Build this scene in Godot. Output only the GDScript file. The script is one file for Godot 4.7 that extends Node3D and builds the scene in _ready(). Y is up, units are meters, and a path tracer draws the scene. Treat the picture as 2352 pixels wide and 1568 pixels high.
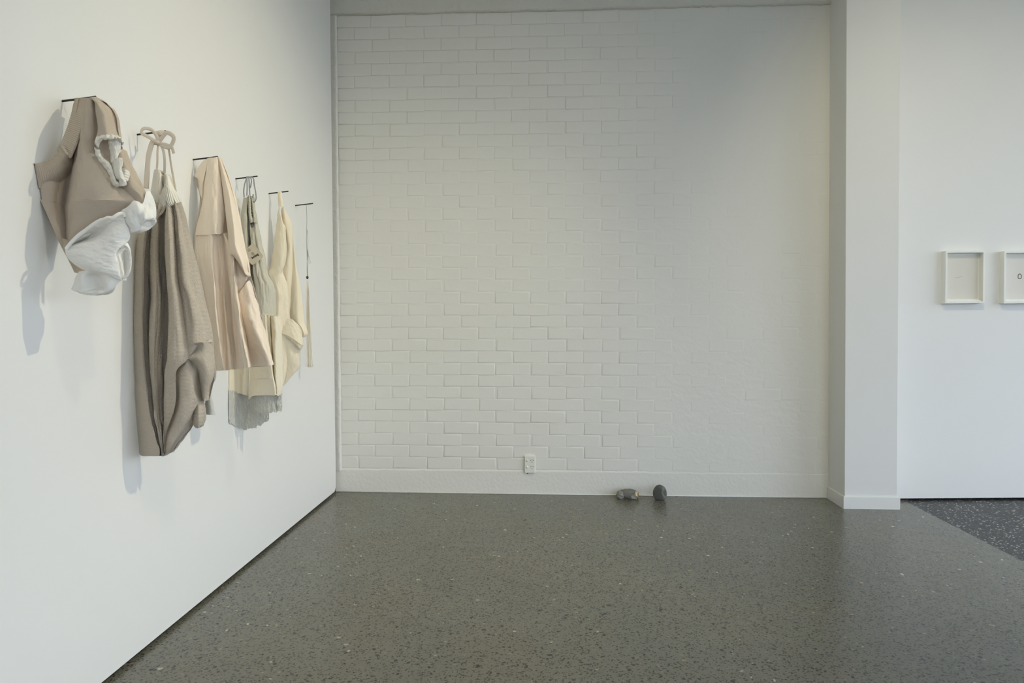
extends Node3D
# A white gallery room: six cloth pieces hang from black rods on the left wall, a painted brick
# wall closes the room, two small stones lie at its foot, two box frames hang past a boxed column.

var rng := RandomNumberGenerator.new()
var noise := FastNoiseLite.new()
var M := {}
var taken := {}


func _ready() -> void:
	rng.seed = 7
	noise.seed = 11
	noise.noise_type = FastNoiseLite.TYPE_SIMPLEX_SMOOTH
	noise.frequency = 1.0
	# ---- camera, sky, exposure
	var cam := Camera3D.new()
	cam.name = "camera"
	cam.position = Vector3(1.447, 1.205, 4.657)
	cam.rotation = Vector3(deg_to_rad(-1.96), deg_to_rad(2.87), 0)
	cam.fov = 52.93
	cam.near = 0.05
	cam.far = 200.0
	add_child(cam)
	cam.make_current()
	var env := Environment.new()
	var sky := Sky.new()
	var ps := ProceduralSkyMaterial.new()
	ps.sky_top_color = Color(0.69, 0.76, 0.855)
	ps.sky_horizon_color = Color(0.86, 0.885, 0.92)
	ps.sky_curve = 0.2
	ps.ground_bottom_color = Color(0.42, 0.41, 0.38)
	ps.ground_horizon_color = Color(0.62, 0.62, 0.6)
	ps.sun_angle_max = 0.0
	ps.energy_multiplier = 1.0
	sky.sky_material = ps
	env.background_mode = Environment.BG_SKY
	env.sky = sky
	env.background_energy_multiplier = SKY_ENERGY
	env.tonemap_mode = Environment.TONE_MAPPER_LINEAR
	env.tonemap_exposure = 1.0
	env.sdfgi_enabled = true
	env.ssao_enabled = true
	env.ssil_enabled = true
	var we := WorldEnvironment.new()
	we.name = "world_environment"
	we.environment = env
	add_child(we)
	# ---- large structure
	make_materials()
	room()
	brick_wall()
	column()
	for t in TRACK:
		track_spot(t[0], t[1], t[2], t[3], t[4])
	# ---- things
	rods()
	jumper()
	knitted_skirt()
	silk_blouse()
	sage_dress()
	linen_piece()
	thread_piece()
	stones()
	socket()
	frames()


const SKY_ENERGY := 6.9
const LAMP := Color(1.0, 0.955, 0.815)
# lamp position, aim point, energy, cone, label
const TRACK := [
	[Vector3(3.5, 4.05, 2.3), Vector3(0.0, 0.3, 1.45), 6.4, 36.0, "white cylindrical ceiling spotlight aimed at the row of hanging garments"],
	[Vector3(2.75, 4.15, 2.9), Vector3(4.7, 1.0, 0.2), 4.2, 39.0, "white cylindrical ceiling spotlight aimed at the two box frames"],
	[Vector3(2.2, 4.2, 3.9), Vector3(0.6, 0.95, 0.9), 2.3, 40.0, "white cylindrical ceiling spotlight aimed past the garments at the brick wall"],
]


# ------------------------------------------------------------------ helpers
func numbered(called: String) -> String:
	if not taken.has(called):
		taken[called] = 0
		return called
	taken[called] += 1
	return "%s_%03d" % [called, taken[called]]


func thing(called: String, label: String, category: String, at := Vector3.ZERO, group := "") -> Node3D:
	var o := Node3D.new()
	o.name = numbered(called)
	o.position = at
	o.set_meta("label", label)
	o.set_meta("category", category)
	if group:
		o.set_meta("group", group)
	add_child(o, true)
	return o


func obj(called: String, mesh: Mesh, mat: Material, parent: Node = null, at := Vector3.ZERO) -> MeshInstance3D:
	var o := MeshInstance3D.new()
	o.name = called
	o.mesh = mesh
	o.material_override = mat
	o.position = at
	o.cast_shadow = GeometryInstance3D.SHADOW_CASTING_SETTING_ON
	(parent if parent else self).add_child(o, true)
	return o


func struct(called: String, mesh: Mesh, mat: Material, label: String, category: String, at := Vector3.ZERO) -> MeshInstance3D:
	var o := obj(called, mesh, mat, null, at)
	o.set_meta("kind", "structure")
	o.set_meta("label", label)
	o.set_meta("category", category)
	return o


func tri(st: SurfaceTool, a: Vector3, b: Vector3, c: Vector3, ua := Vector2.ZERO, ub := Vector2.ZERO, uc := Vector2.ZERO) -> void:
	st.set_uv(ua)
	st.add_vertex(a)
	st.set_uv(ub)
	st.add_vertex(b)
	st.set_uv(uc)
	st.add_vertex(c)


func quad(st: SurfaceTool, a: Vector3, b: Vector3, c: Vector3, d: Vector3) -> void:
	tri(st, a, b, c)
	tri(st, a, c, d)


func begin(smooth := true) -> SurfaceTool:
	var st := SurfaceTool.new()
	st.begin(Mesh.PRIMITIVE_TRIANGLES)
	st.set_smooth_group(0 if smooth else -1)
	return st


func done(st: SurfaceTool) -> ArrayMesh:
	st.index()
	st.generate_normals()
	return st.commit()


# box between two corners, its edges chamfered by c
func bevel_box(lo: Vector3, hi: Vector3, c := 0.004, shear := Vector3.ZERO) -> ArrayMesh:
	var st := begin(false)
	add_box(st, lo, hi, c, shear)
	return done(st)


func add_box(st: SurfaceTool, lo: Vector3, hi: Vector3, c := 0.004, shear := Vector3.ZERO) -> void:
	# 24 points: every corner split in three; shear shifts points by shear * height
	var mid := (lo + hi) / 2
	var p := func(sx: int, sy: int, sz: int, ax: int) -> Vector3:
		var q := Vector3(hi.x if sx > 0 else lo.x, hi.y if sy > 0 else lo.y, hi.z if sz > 0 else lo.z)
		for k in 3:
			if k != ax:
				q[k] -= c * (1.0 if [sx, sy, sz][k] > 0 else -1.0)
		return q + shear * (q.y - lo.y)
	var face := func(pts: Array) -> void:
		var n: Vector3 = (pts[1] - pts[0]).cross(pts[2] - pts[0])
		var ce := Vector3.ZERO
		for v in pts:
			ce += v
		ce /= pts.size()
		var out: bool = n.dot(ce - mid - shear * (mid.y - lo.y)) < 0.0
		for k in range(1, pts.size() - 1):
			if out:
				tri(st, pts[0], pts[k], pts[k + 1])
			else:
				tri(st, pts[0], pts[k + 1], pts[k])
	for ax in 3:
		for s in [-1, 1]:
			var ring := []
			for uv in [[-1, -1], [1, -1], [1, 1], [-1, 1]]:
				var sg := [0, 0, 0]
				sg[ax] = s
				sg[(ax + 1) % 3] = uv[0]
				sg[(ax + 2) % 3] = uv[1]
				ring.append(p.call(sg[0], sg[1], sg[2], ax))
			face.call(ring)
	if c <= 0.0:
		return
	for ax in 3:                                   # twelve edges
		var b := (ax + 1) % 3
		var d := (ax + 2) % 3
		for sb in [-1, 1]:
			for sd in [-1, 1]:
				var s0 := [0, 0, 0]
				s0[ax] = -1
				s0[b] = sb
				s0[d] = sd
				var s1 := s0.duplicate()
				s1[ax] = 1
				face.call([p.call(s0[0], s0[1], s0[2], b), p.call(s1[0], s1[1], s1[2], b), p.call(s1[0], s1[1], s1[2], d), p.call(s0[0], s0[1], s0[2], d)])
	for sx in [-1, 1]:
		for sy in [-1, 1]:
			for sz in [-1, 1]:
				face.call([p.call(sx, sy, sz, 0), p.call(sx, sy, sz, 1), p.call(sx, sy, sz, 2)])


# a surface of revolution about y: profile of (radius, y), top to bottom
func lathe(prof: Array, n := 24) -> ArrayMesh:
	var st := begin()
	for k in prof.size() - 1:
		for i in n:
			var a0 := TAU * i / n
			var a1 := TAU * (i + 1) / n
			var p := func(q: Vector2, a: float) -> Vector3: return Vector3(cos(a) * q.x, q.y, sin(a) * q.x)
			quad(st, p.call(prof[k], a1), p.call(prof[k], a0), p.call(prof[k + 1], a0), p.call(prof[k + 1], a1))
	return done(st)


# a tube along a list of points (metres)
func tube(pts: Array, r: float, n := 10, flat := 1.0, r1 := -1.0) -> ArrayMesh:
	var st := begin()
	add_tube(st, pts, r, n, flat, r1)
	return done(st)


func add_tube(st: SurfaceTool, pts: Array, r: float, n := 10, flat := 1.0, r1 := -1.0) -> void:
	var rings := []
	var up := Vector3(0, 0, 1)
	for i in pts.size():
		var t: Vector3 = (pts[mini(i + 1, pts.size() - 1)] - pts[maxi(i - 1, 0)]).normalized()
		var side := t.cross(up)
		if side.length() < 0.05:
			side = t.cross(Vector3(0, 1, 0))
		side = side.normalized()
		var nrm := side.cross(t).normalized()
		var ring := []
		var rr := r if r1 < 0 else lerpf(r, r1, float(i) / (pts.size() - 1))
		for k in n:
			var a := TAU * k / n
			ring.append(pts[i] + side * cos(a) * rr + nrm * sin(a) * rr * flat)
		rings.append(ring)
	for i in pts.size() - 1:
		for k in n:
			var k1 := (k + 1) % n
			quad(st, rings[i][k], rings[i][k1], rings[i + 1][k1], rings[i + 1][k])
	for k in range(1, n - 1):
		tri(st, rings[0][0], rings[0][k + 1], rings[0][k])
		tri(st, rings[-1][0], rings[-1][k], rings[-1][k + 1])


func spline(pts: Array, per := 10) -> Array:
	var out := []
	for i in pts.size() - 1:
		for k in per:
			out.append(pts[i].cubic_interpolate(pts[i + 1], pts[maxi(i - 1, 0)], pts[mini(i + 2, pts.size() - 1)], float(k) / per))
	out.append(pts[-1])
	return out


func points(mm: Array, first := 0) -> Array:
	var out := []
	for i in range(first, mm.size(), 3):
		out.append(Vector3(mm[i], mm[i + 1], mm[i + 2]) * 0.001)
	return out


# ------------------------------------------------------------------ cloth
# A net of control points (columns across, rows down, millimetres about the rod's root) becomes a smooth
# sheet with thickness. opt: nu, nv, thick, crease (metres), grain (size of the creases), tall (creases
# stretched down), hollow (depth of the cloth's far side, which closes it into a tube), ribs (count across,
# depth), frill (waves along the lower edge: count, depth), torn (ragged lower edge, metres), tucks (narrow inward folds: count, depth, width)
func cloth(net: Array, opt := {}) -> ArrayMesh:
	var cols: int = net[0]
	var pts := points(net, 1)
	var rows := pts.size() / cols
	var nu: int = opt.get("nu", 8 * (cols - 1) + 8)
	var nv: int = opt.get("nv", 8 * (rows - 1) + 4)
	var thick: float = opt.get("thick", 0.002)
	var crease: float = opt.get("crease", 0.0)
	var grain: float = opt.get("grain", 0.03)
	var tall: float = opt.get("tall", 2.0)
	var hollow: float = opt.get("hollow", 0.0)
	var ribs: Array = opt.get("ribs", [0, 0.0])
	var torn: float = opt.get("torn", 0.0)
	var tucks: Array = opt.get("tucks", [0, 0.0, 0.1])
	var seedv: float = rng.randf() * 100.0
	var down := []                                     # each column resampled down
	for c in cols:
		var line := []
		for r in rows:
			line.append(pts[r * cols + c])
		var res := []
		for j in nv + 1:
			var f := float(j) / nv * (rows - 1)
			var i := mini(int(f), rows - 2)
			res.append(line[i].cubic_interpolate(line[i + 1], line[maxi(i - 1, 0)], line[mini(i + 2, rows - 1)], f - i))
		down.append(res)
	var g := []
	for j in nv + 1:
		var row := PackedVector3Array()
		for i in nu + 1:
			var f := float(i) / nu * (cols - 1)
			var k := mini(int(f), cols - 2)
			row.append(down[k][j].cubic_interpolate(down[k + 1][j], down[maxi(k - 1, 0)][j], down[mini(k + 2, cols - 1)][j], f - k))
		g.append(row)
	if torn > 0.0:
		for i in nu + 1:
			var cut := torn * (0.25 * noise.get_noise_2d(i * 0.5, seedv) + 0.9 * noise.get_noise_2d(i * 0.09, seedv + 9.0))
			for j in nv + 1:
				g[j][i].y += cut * pow(float(j) / nv, 6.0)
	var nr := normals(g)
	# folds too fine for the net
	if crease > 0.0 or ribs[0] > 0 or tucks[0] > 0:
		for j in nv + 1:
			for i in nu + 1:
				var p: Vector3 = g[j][i]
				var d := 0.0
				if crease > 0.0:
					var q := Vector3(p.x / grain, p.y / (grain * tall), p.z / grain + seedv)
					d += crease * (noise.get_noise_3dv(q) + 0.5 * noise.get_noise_3dv(q * 2.3))
				if tucks[0] > 0:
					var vv := float(j) / nv
					var uu: float = float(i) / nu * tucks[0] + 0.22 * noise.get_noise_2d(vv * 2.5, seedv)
					var off: float = (fposmod(uu, 1.0) - 0.5) / tucks[2]
					var strength := 0.65 + 0.5 * noise.get_noise_2d(floor(uu) * 7.0 + seedv, vv * 1.6)
					d -= tucks[1] * exp(-off * off) * strength * (1.0 - smoothstep(0.72, 0.95, vv))
				if ribs[0] > 0:
					d += ribs[1] * sin(PI * 2.0 * ribs[0] * float(j if ribs.size() > 2 else i) / (nv if ribs.size() > 2 else nu))
				var fade := minf(1.0, 6.0 * minf(float(i) / nu, 1.0 - float(i) / nu)) if hollow > 0.0 else 1.0
				g[j][i] = p + nr[j][i] * d * fade
		nr = normals(g)
	var back := []
	var nb := []
	for j in nv + 1:
		var row := PackedVector3Array()
		for i in nu + 1:
			if hollow > 0.0:
				var u := float(i) / nu
				var e: Vector3 = g[j][0].lerp(g[j][nu], u)
				var z := minf(e.z, g[j][i].z - 0.002) - hollow * sin(PI * u) * (0.7 + 0.3 * sin(u * 14.0 + seedv))
				row.append(Vector3(g[j][i].x, g[j][i].y, z if i > 0 and i < nu else g[j][i].z))
			else:
				row.append(g[j][i] - nr[j][i] * thick)
		back.append(row)
	nb = normals(back)
	# arrays: front, far side, then the rim all round
	var v := PackedVector3Array()
	var n := PackedVector3Array()
	var uv := PackedVector2Array()
	var ix := PackedInt32Array()
	var w := nu + 1
	var lenu := PackedFloat32Array()
	var widest := 0.0
	for j in nv + 1:
		var s := 0.0
		for i in nu:
			s += g[j][i].distance_to(g[j][i + 1])
		widest = maxf(widest, s)
	var run := PackedFloat32Array()
	run.resize(w)
	for j in nv + 1:
		for i in nu + 1:
			if j > 0:
				run[i] += g[j][i].distance_to(g[j - 1][i])
			v.append(g[j][i])
			n.append(nr[j][i])
			uv.append(Vector2(widest * i / nu, run[i]))
	var off := v.size()
	for j in nv + 1:
		for i in nu + 1:
			v.append(back[j][i])
			n.append(-nb[j][i])
			uv.append(uv[j * w + i])
	for j in nv:
		for i in nu:
			var a := j * w + i
			ix.append_array([a, a + 1, a + w + 1, a, a + w + 1, a + w])
			ix.append_array([off + a, off + a + w + 1, off + a + 1, off + a, off + a + w, off + a + w + 1])
	var loop := []
	for i in nu:
		loop.append([i, i + 1])
	for j in nv:
		loop.append([j * w + nu, (j + 1) * w + nu])
	for i in nu:
		loop.append([nv * w + nu - i, nv * w + nu - i - 1])
	for j in nv:
		loop.append([(nv - j) * w, (nv - j - 1) * w])
	for e in loop:
		var a: Vector3 = v[e[0]]
		var b: Vector3 = v[e[1]]
		var a2: Vector3 = v[off + e[0]]
		var b2: Vector3 = v[off + e[1]]
		var nn := (a2 - a).cross(b - a)
		if nn.length() < 1e-12:
			continue
		nn = -nn.normalized()
		var at := v.size()
		v.append_array([a, b, b2, a2])
		n.append_array([nn, nn, nn, nn])
		uv.append_array([uv[e[0]], uv[e[1]], uv[e[1]], uv[e[0]]])
		ix.append_array([at, at + 2, at + 1, at, at + 3, at + 2])
	var arr := []
	arr.resize(Mesh.ARRAY_MAX)
	arr[Mesh.ARRAY_VERTEX] = v
	arr[Mesh.ARRAY_NORMAL] = n
	arr[Mesh.ARRAY_TEX_UV] = uv
	arr[Mesh.ARRAY_INDEX] = ix
	var m := ArrayMesh.new()
	m.add_surface_from_arrays(Mesh.PRIMITIVE_TRIANGLES, arr)
	return m


func normals(g: Array) -> Array:
	var out := []
	var h := g.size() - 1
	var w: int = g[0].size() - 1
	for j in h + 1:
		var row := PackedVector3Array()
		for i in w + 1:
			var du: Vector3 = g[j][mini(i + 1, w)] - g[j][maxi(i - 1, 0)]
			var dv: Vector3 = g[mini(j + 1, h)][i] - g[maxi(j - 1, 0)][i]
			var c := dv.cross(du)
			row.append(c.normalized() if c.length() > 1e-12 else Vector3(0, 0, 1))
		out.append(row)
	return out


# ------------------------------------------------------------------ materials
func mat(called: String, color: Color, rough := 0.8, spec := 0.4) -> StandardMaterial3D:
	var m := StandardMaterial3D.new()
	m.resource_name = called
	m.albedo_color = color
	m.roughness = rough
	m.metallic_specular = spec
	M[called] = m
	return m


func relief(m: StandardMaterial3D, t: Texture2D, cm: float, size: float, world := true) -> void:
	m.heightmap_enabled = true
	m.heightmap_texture = t
	m.heightmap_scale = cm
	m.uv1_scale = Vector3.ONE / size
	if world:
		m.uv1_triplanar = true
		m.uv1_world_triplanar = true


func grain(freq: float, octaves := 4, size := 512, s := 1) -> NoiseTexture2D:
	var f := FastNoiseLite.new()
	f.seed = s
	f.frequency = freq
	f.fractal_octaves = octaves
	f.noise_type = FastNoiseLite.TYPE_SIMPLEX_SMOOTH
	var t := NoiseTexture2D.new()
	t.width = size
	t.height = size
	t.seamless = true
	t.noise = f
	return t


# a square tile of height computed per pixel
func tile(size: int, f: Callable) -> ImageTexture:
	var im := Image.create(size, size, false, Image.FORMAT_RGB8)
	for y in size:
		for x in size:
			var h: float = clampf(f.call(float(x) / size, float(y) / size), 0.0, 1.0)
			im.set_pixel(x, y, Color(h, h, h))
	return ImageTexture.create_from_image(im)


func make_materials() -> void:
	var roller := grain(0.06, 4, 512, 3)
	var coarse := grain(0.02, 5, 512, 5)
	var m := mat("panel_paint", Color(0.915, 0.915, 0.9), 0.65, 0.4)
	relief(m, roller, 0.012, 0.5)
	m = mat("ceiling_paint", Color(0.92, 0.92, 0.90), 0.9, 0.3)
	m = mat("brick_paint", Color(0.885, 0.88, 0.85), 0.5, 0.45)
	relief(m, roller, 0.03, 0.6)
	m = mat("plaster_paint", Color(0.885, 0.88, 0.855), 0.6, 0.4)
	relief(m, coarse, 0.35, 0.45)
	m = mat("beam_paint", Color(0.84, 0.835, 0.8), 0.7, 0.4)
	relief(m, coarse, 0.5, 0.6)
	m = mat("column_paint", Color(0.885, 0.885, 0.87), 0.6, 0.4)
	relief(m, roller, 0.01, 0.5)
	mat("skirting_paint", Color(0.89, 0.89, 0.875), 0.4, 0.5)
	mat("foot_batten", Color(0.52, 0.50, 0.46), 0.9, 0.2)
	mat("black_metal", Color(0.025, 0.025, 0.028), 0.45, 0.5)
	mat("pavement", Color(0.55, 0.54, 0.51), 0.9, 0.3)
	mat("white_metal", Color(0.85, 0.85, 0.84), 0.4, 0.5)
	mat("frame_alloy", Color(0.2, 0.2, 0.2), 0.4, 0.5)
	floor_materials()
	# cloth
	m = mat("wool", Color(0.765, 0.71, 0.64), 0.95, 0.25)
	relief(m, tile(256, func(x: float, y: float) -> float: return 0.5 + 0.5 * noise.get_noise_2d(x * 60.0, y * 60.0)), 0.1, 0.12, false)
	m.rim_enabled = true
	m.rim = 0.5
	m.rim_tint = 0.6
	m = mat("knit", Color(0.785, 0.74, 0.675), 0.95, 0.25)
	relief(m, tile(256, func(x: float, y: float) -> float:
		var a := fposmod(x * 8.0 + 0.5 * (int(floor(y * 8.0)) % 2), 1.0) - 0.5
		var b := fposmod(y * 8.0, 1.0) - 0.5
		return 1.0 - (a * a * 3.0 + b * b * 4.2)), 0.14, 0.038, false)
	m.rim_enabled = true
	m.rim = 0.3
	m = mat("gauze", Color(0.92, 0.90, 0.85), 0.9, 0.3)
	relief(m, weave(), 0.008, 0.008, false)
	m.backlight_enabled = true
	m.backlight = Color(0.25, 0.24, 0.22)
	m = mat("ribbon", Color(0.88, 0.83, 0.765), 0.8, 0.3)
	relief(m, weave(), 0.02, 0.02, false)
	m = mat("white_cotton", Color(0.96, 0.95, 0.92), 0.85, 0.3)
	relief(m, weave(), 0.006, 0.008, false)
	m.backlight_enabled = true
	m.backlight = Color(0.2, 0.2, 0.19)
	m = mat("silk", Color(0.965, 0.905, 0.825), 0.55, 0.4)
	relief(m, weave(), 0.02, 0.02, false)
	m.backlight_enabled = true
	m.backlight = Color(0.3, 0.27, 0.24)
	m = mat("sage_cotton", Color(0.80, 0.785, 0.72), 0.9, 0.3)
	relief(m, weave(), 0.02, 0.015, false)
	m.backlight_enabled = true
	m.backlight = Color(0.2, 0.2, 0.18)
	mat("grey_ribbon", Color(0.62, 0.63, 0.64), 0.6, 0.4)
	m = mat("hem_linen", Color(0.93, 0.895, 0.81), 0.85, 0.3)
	relief(m, weave(), 0.010, 0.010, false)
	m.backlight_enabled = true
	m.backlight = Color(0.22, 0.21, 0.18)
	m = mat("tulle", Color(0.80, 0.80, 0.765), 0.9, 0.3)
	relief(m, weave(), 0.008, 0.010, false)
	m.backlight_enabled = true
	m.backlight = Color(0.45, 0.44, 0.42)
	m = mat("linen", Color(0.935, 0.89, 0.795), 0.85, 0.3)
	relief(m, weave(), 0.010, 0.010, false)
	m.backlight_enabled = true
	m.backlight = Color(0.2, 0.19, 0.16)
	mat("thread", Color(0.55, 0.54, 0.51), 0.8, 0.3)
	mat("bead", Color(0.16, 0.15, 0.14), 0.35, 0.6)
	mat("tassel", Color(0.95, 0.92, 0.85), 0.7, 0.4)
	mat("clay_grey", Color(0.47, 0.465, 0.44), 0.85, 0.3)
	mat("clay_pale", Color(0.57, 0.565, 0.54), 0.9, 0.3)
	mat("clay_dark", Color(0.36, 0.37, 0.36), 0.8, 0.35)
	mat("crystal_cream", Color(0.80, 0.76, 0.62), 0.5, 0.5)
	mat("crystal_ochre", Color(0.62, 0.55, 0.36), 0.5, 0.5)
	mat("white_plastic", Color(0.90, 0.90, 0.86), 0.35, 0.5)
	mat("slot_black", Color(0.02, 0.02, 0.02), 0.7, 0.3)
	mat("frame_white", Color(0.93, 0.93, 0.90), 0.5, 0.4)


var weave_tile: ImageTexture


func weave() -> ImageTexture:
	if weave_tile == null:
		weave_tile = tile(128, func(x: float, y: float) -> float:
			var a := sin(x * TAU * 12.0)
			var b := sin(y * TAU * 12.0)
			return 0.5 + 0.2 * (a + b) + 0.15 * noise.get_noise_2d(x * 20.0, y * 6.0))
	return weave_tile


const FLOOR_SPAN := 4.1

func ellipse(im: Image, cx: float, cy: float, rx: float, ry: float, turn: float, col: Color, mix := 1.0) -> void:
	var w := im.get_width()
	var h := im.get_height()
	var r := ceili(maxf(rx, ry))
	var c := cos(turn)
	var s := sin(turn)
	for y in range(-r, r + 1):
		for x in range(-r, r + 1):
			var a := (x * c + y * s) / rx
			var b := (y * c - x * s) / ry
			var d := a * a + b * b
			if d <= 1.0:
				var px := posmod(int(cx) + x, w)
				var py := posmod(int(cy) + y, h)
				var k := mix * clampf((1.0 - d) * 2.5, 0.3, 1.0)
				im.set_pixel(px, py, im.get_pixel(px, py).lerp(col, k))


func floor_materials() -> void:
	var n := 2048
	var im := Image.create(n, n, false, Image.FORMAT_RGB8)
	var small := Image.create(512, 512, false, Image.FORMAT_RGB8)
	for y in 512:
		for x in 512:
			var k := 0.5 * noise.get_noise_2d(x * 0.012, y * 0.012) + 0.3 * noise.get_noise_2d(x * 0.05 + 50.0, y * 0.05)
			var warm := noise.get_noise_2d(x * 0.009 + 300.0, y * 0.009)
			small.set_pixel(x, y, Color(0.475 + 0.035 * k + 0.010 * warm, 0.47 + 0.035 * k, 0.425 + 0.035 * k - 0.014 * warm))
	small.resize(n, n, Image.INTERPOLATE_CUBIC)
	im.blit_rect(small, Rect2i(0, 0, n, n), Vector2i.ZERO)
	for i in 30000:                                       # faint stones
		var r := 1.0 + 2.6 * pow(rng.randf(), 2.0)
		var v := rng.randf()
		var col := Color(0.40, 0.405, 0.38) if v < 0.6 else (Color(0.52, 0.47, 0.40) if v < 0.8 else Color(0.60, 0.58, 0.53))
		ellipse(im, rng.randf() * n, rng.randf() * n, r, r * (0.5 + 0.4 * rng.randf()), rng.randf() * PI, col, 0.4 + 0.4 * rng.randf())
	for i in 1500:                                        # larger dark pebbles
		var r := 2.6 + 2.4 * rng.randf()
		ellipse(im, rng.randf() * n, rng.randf() * n, r, r * (0.5 + 0.3 * rng.randf()), rng.randf() * PI, Color(0.17, 0.175, 0.17), 0.9)
	for i in 900:                                         # pale pebbles
		var r := 1.6 + 4.2 * pow(rng.randf(), 1.8)
		var col := Color(0.78, 0.76, 0.69) if rng.randf() < 0.6 else Color(0.66, 0.61, 0.48)
		ellipse(im, rng.randf() * n, rng.randf() * n, r, r * (0.45 + 0.35 * rng.randf()), rng.randf() * PI, col, 0.55 + 0.45 * rng.randf())
	# pale scuff marks beside the left wall
	var sc := float(n) / FLOOR_SPAN
	for s in [[0.07, 1.80, 0.03, 0.006, 0.5], [0.05, 1.86, 0.05, 0.002, 0.2], [0.045, 1.74, 0.04, 0.002, 0.3], [0.16, 0.42, 0.06, 0.003, 0.1], [0.3, 0.28, 0.05, 0.002, 0.0]]:
		ellipse(im, s[0] * sc, s[1] * sc, s[2] * sc, maxf(1.0, s[3] * sc), s[4], Color(0.62, 0.62, 0.59), 0.8)
	# fine aggregate, multiplied over the slab
	var fine := Image.create(1024, 1024, false, Image.FORMAT_RGB8)
	for y in 1024:
		for x in 1024:
			var g := 0.93 + 0.07 * (rng.randf() - 0.5) + 0.05 * noise.get_noise_2d(x * 0.22, y * 0.22)
			fine.set_pixel(x, y, Color(g, g, g))
	for i in 30000:
		var r := 0.9 + 3.0 * pow(rng.randf(), 2.2)
		var g := 0.32 + 0.38 * rng.randf()
		ellipse(fine, rng.randf() * 1024, rng.randf() * 1024, r, r * (0.5 + 0.4 * rng.randf()), rng.randf() * PI, Color(g, g, g * 0.98) if rng.randf() < 0.85 else Color(1.0, 0.99, 0.96), 0.85)
	var m := mat("polished_concrete", Color.WHITE, 0.24, 0.45)
	m.detail_enabled = true
	m.detail_albedo = ImageTexture.create_from_image(fine)
	m.detail_blend_mode = BaseMaterial3D.BLEND_MODE_MUL
	m.detail_uv_layer = BaseMaterial3D.DETAIL_UV_2
	m.uv2_scale = Vector3.ONE / 1.37
	m.uv2_triplanar = true
	m.uv2_world_triplanar = true
	m.albedo_texture = ImageTexture.create_from_image(im)
	m.uv1_scale = Vector3.ONE / FLOOR_SPAN
	m.uv1_triplanar = true
	m.uv1_world_triplanar = true
	# terrazzo of the next room
	n = 1024
	im = Image.create(n, n, false, Image.FORMAT_RGB8)
	im.fill(Color(0.20, 0.21, 0.21))
	for i in 26000:
		var r := 1.5 + 5.0 * pow(rng.randf(), 1.6)
		var t := rng.randf()
		var col := Color(0.12, 0.125, 0.125)
		if t < 0.38:
			col = Color(0.31, 0.32, 0.315)
		elif t < 0.56:
			col = Color(0.36, 0.335, 0.31)
		elif t < 0.70:
			col = Color(0.84, 0.83, 0.79)
		ellipse(im, rng.randf() * n, rng.randf() * n, r, r * (0.5 + 0.4 * rng.randf()), rng.randf() * PI, col, 0.9)
	m = mat("dark_terrazzo", Color.WHITE, 0.45, 0.45)
	m.albedo_texture = ImageTexture.create_from_image(im)
	m.uv1_scale = Vector3.ONE / 1.3
	m.uv1_triplanar = true
	m.uv1_world_triplanar = true


# ------------------------------------------------------------------ the room
const FAR := 9.0
const WIDE := 8.6
const HIGH := 4.4

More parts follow.
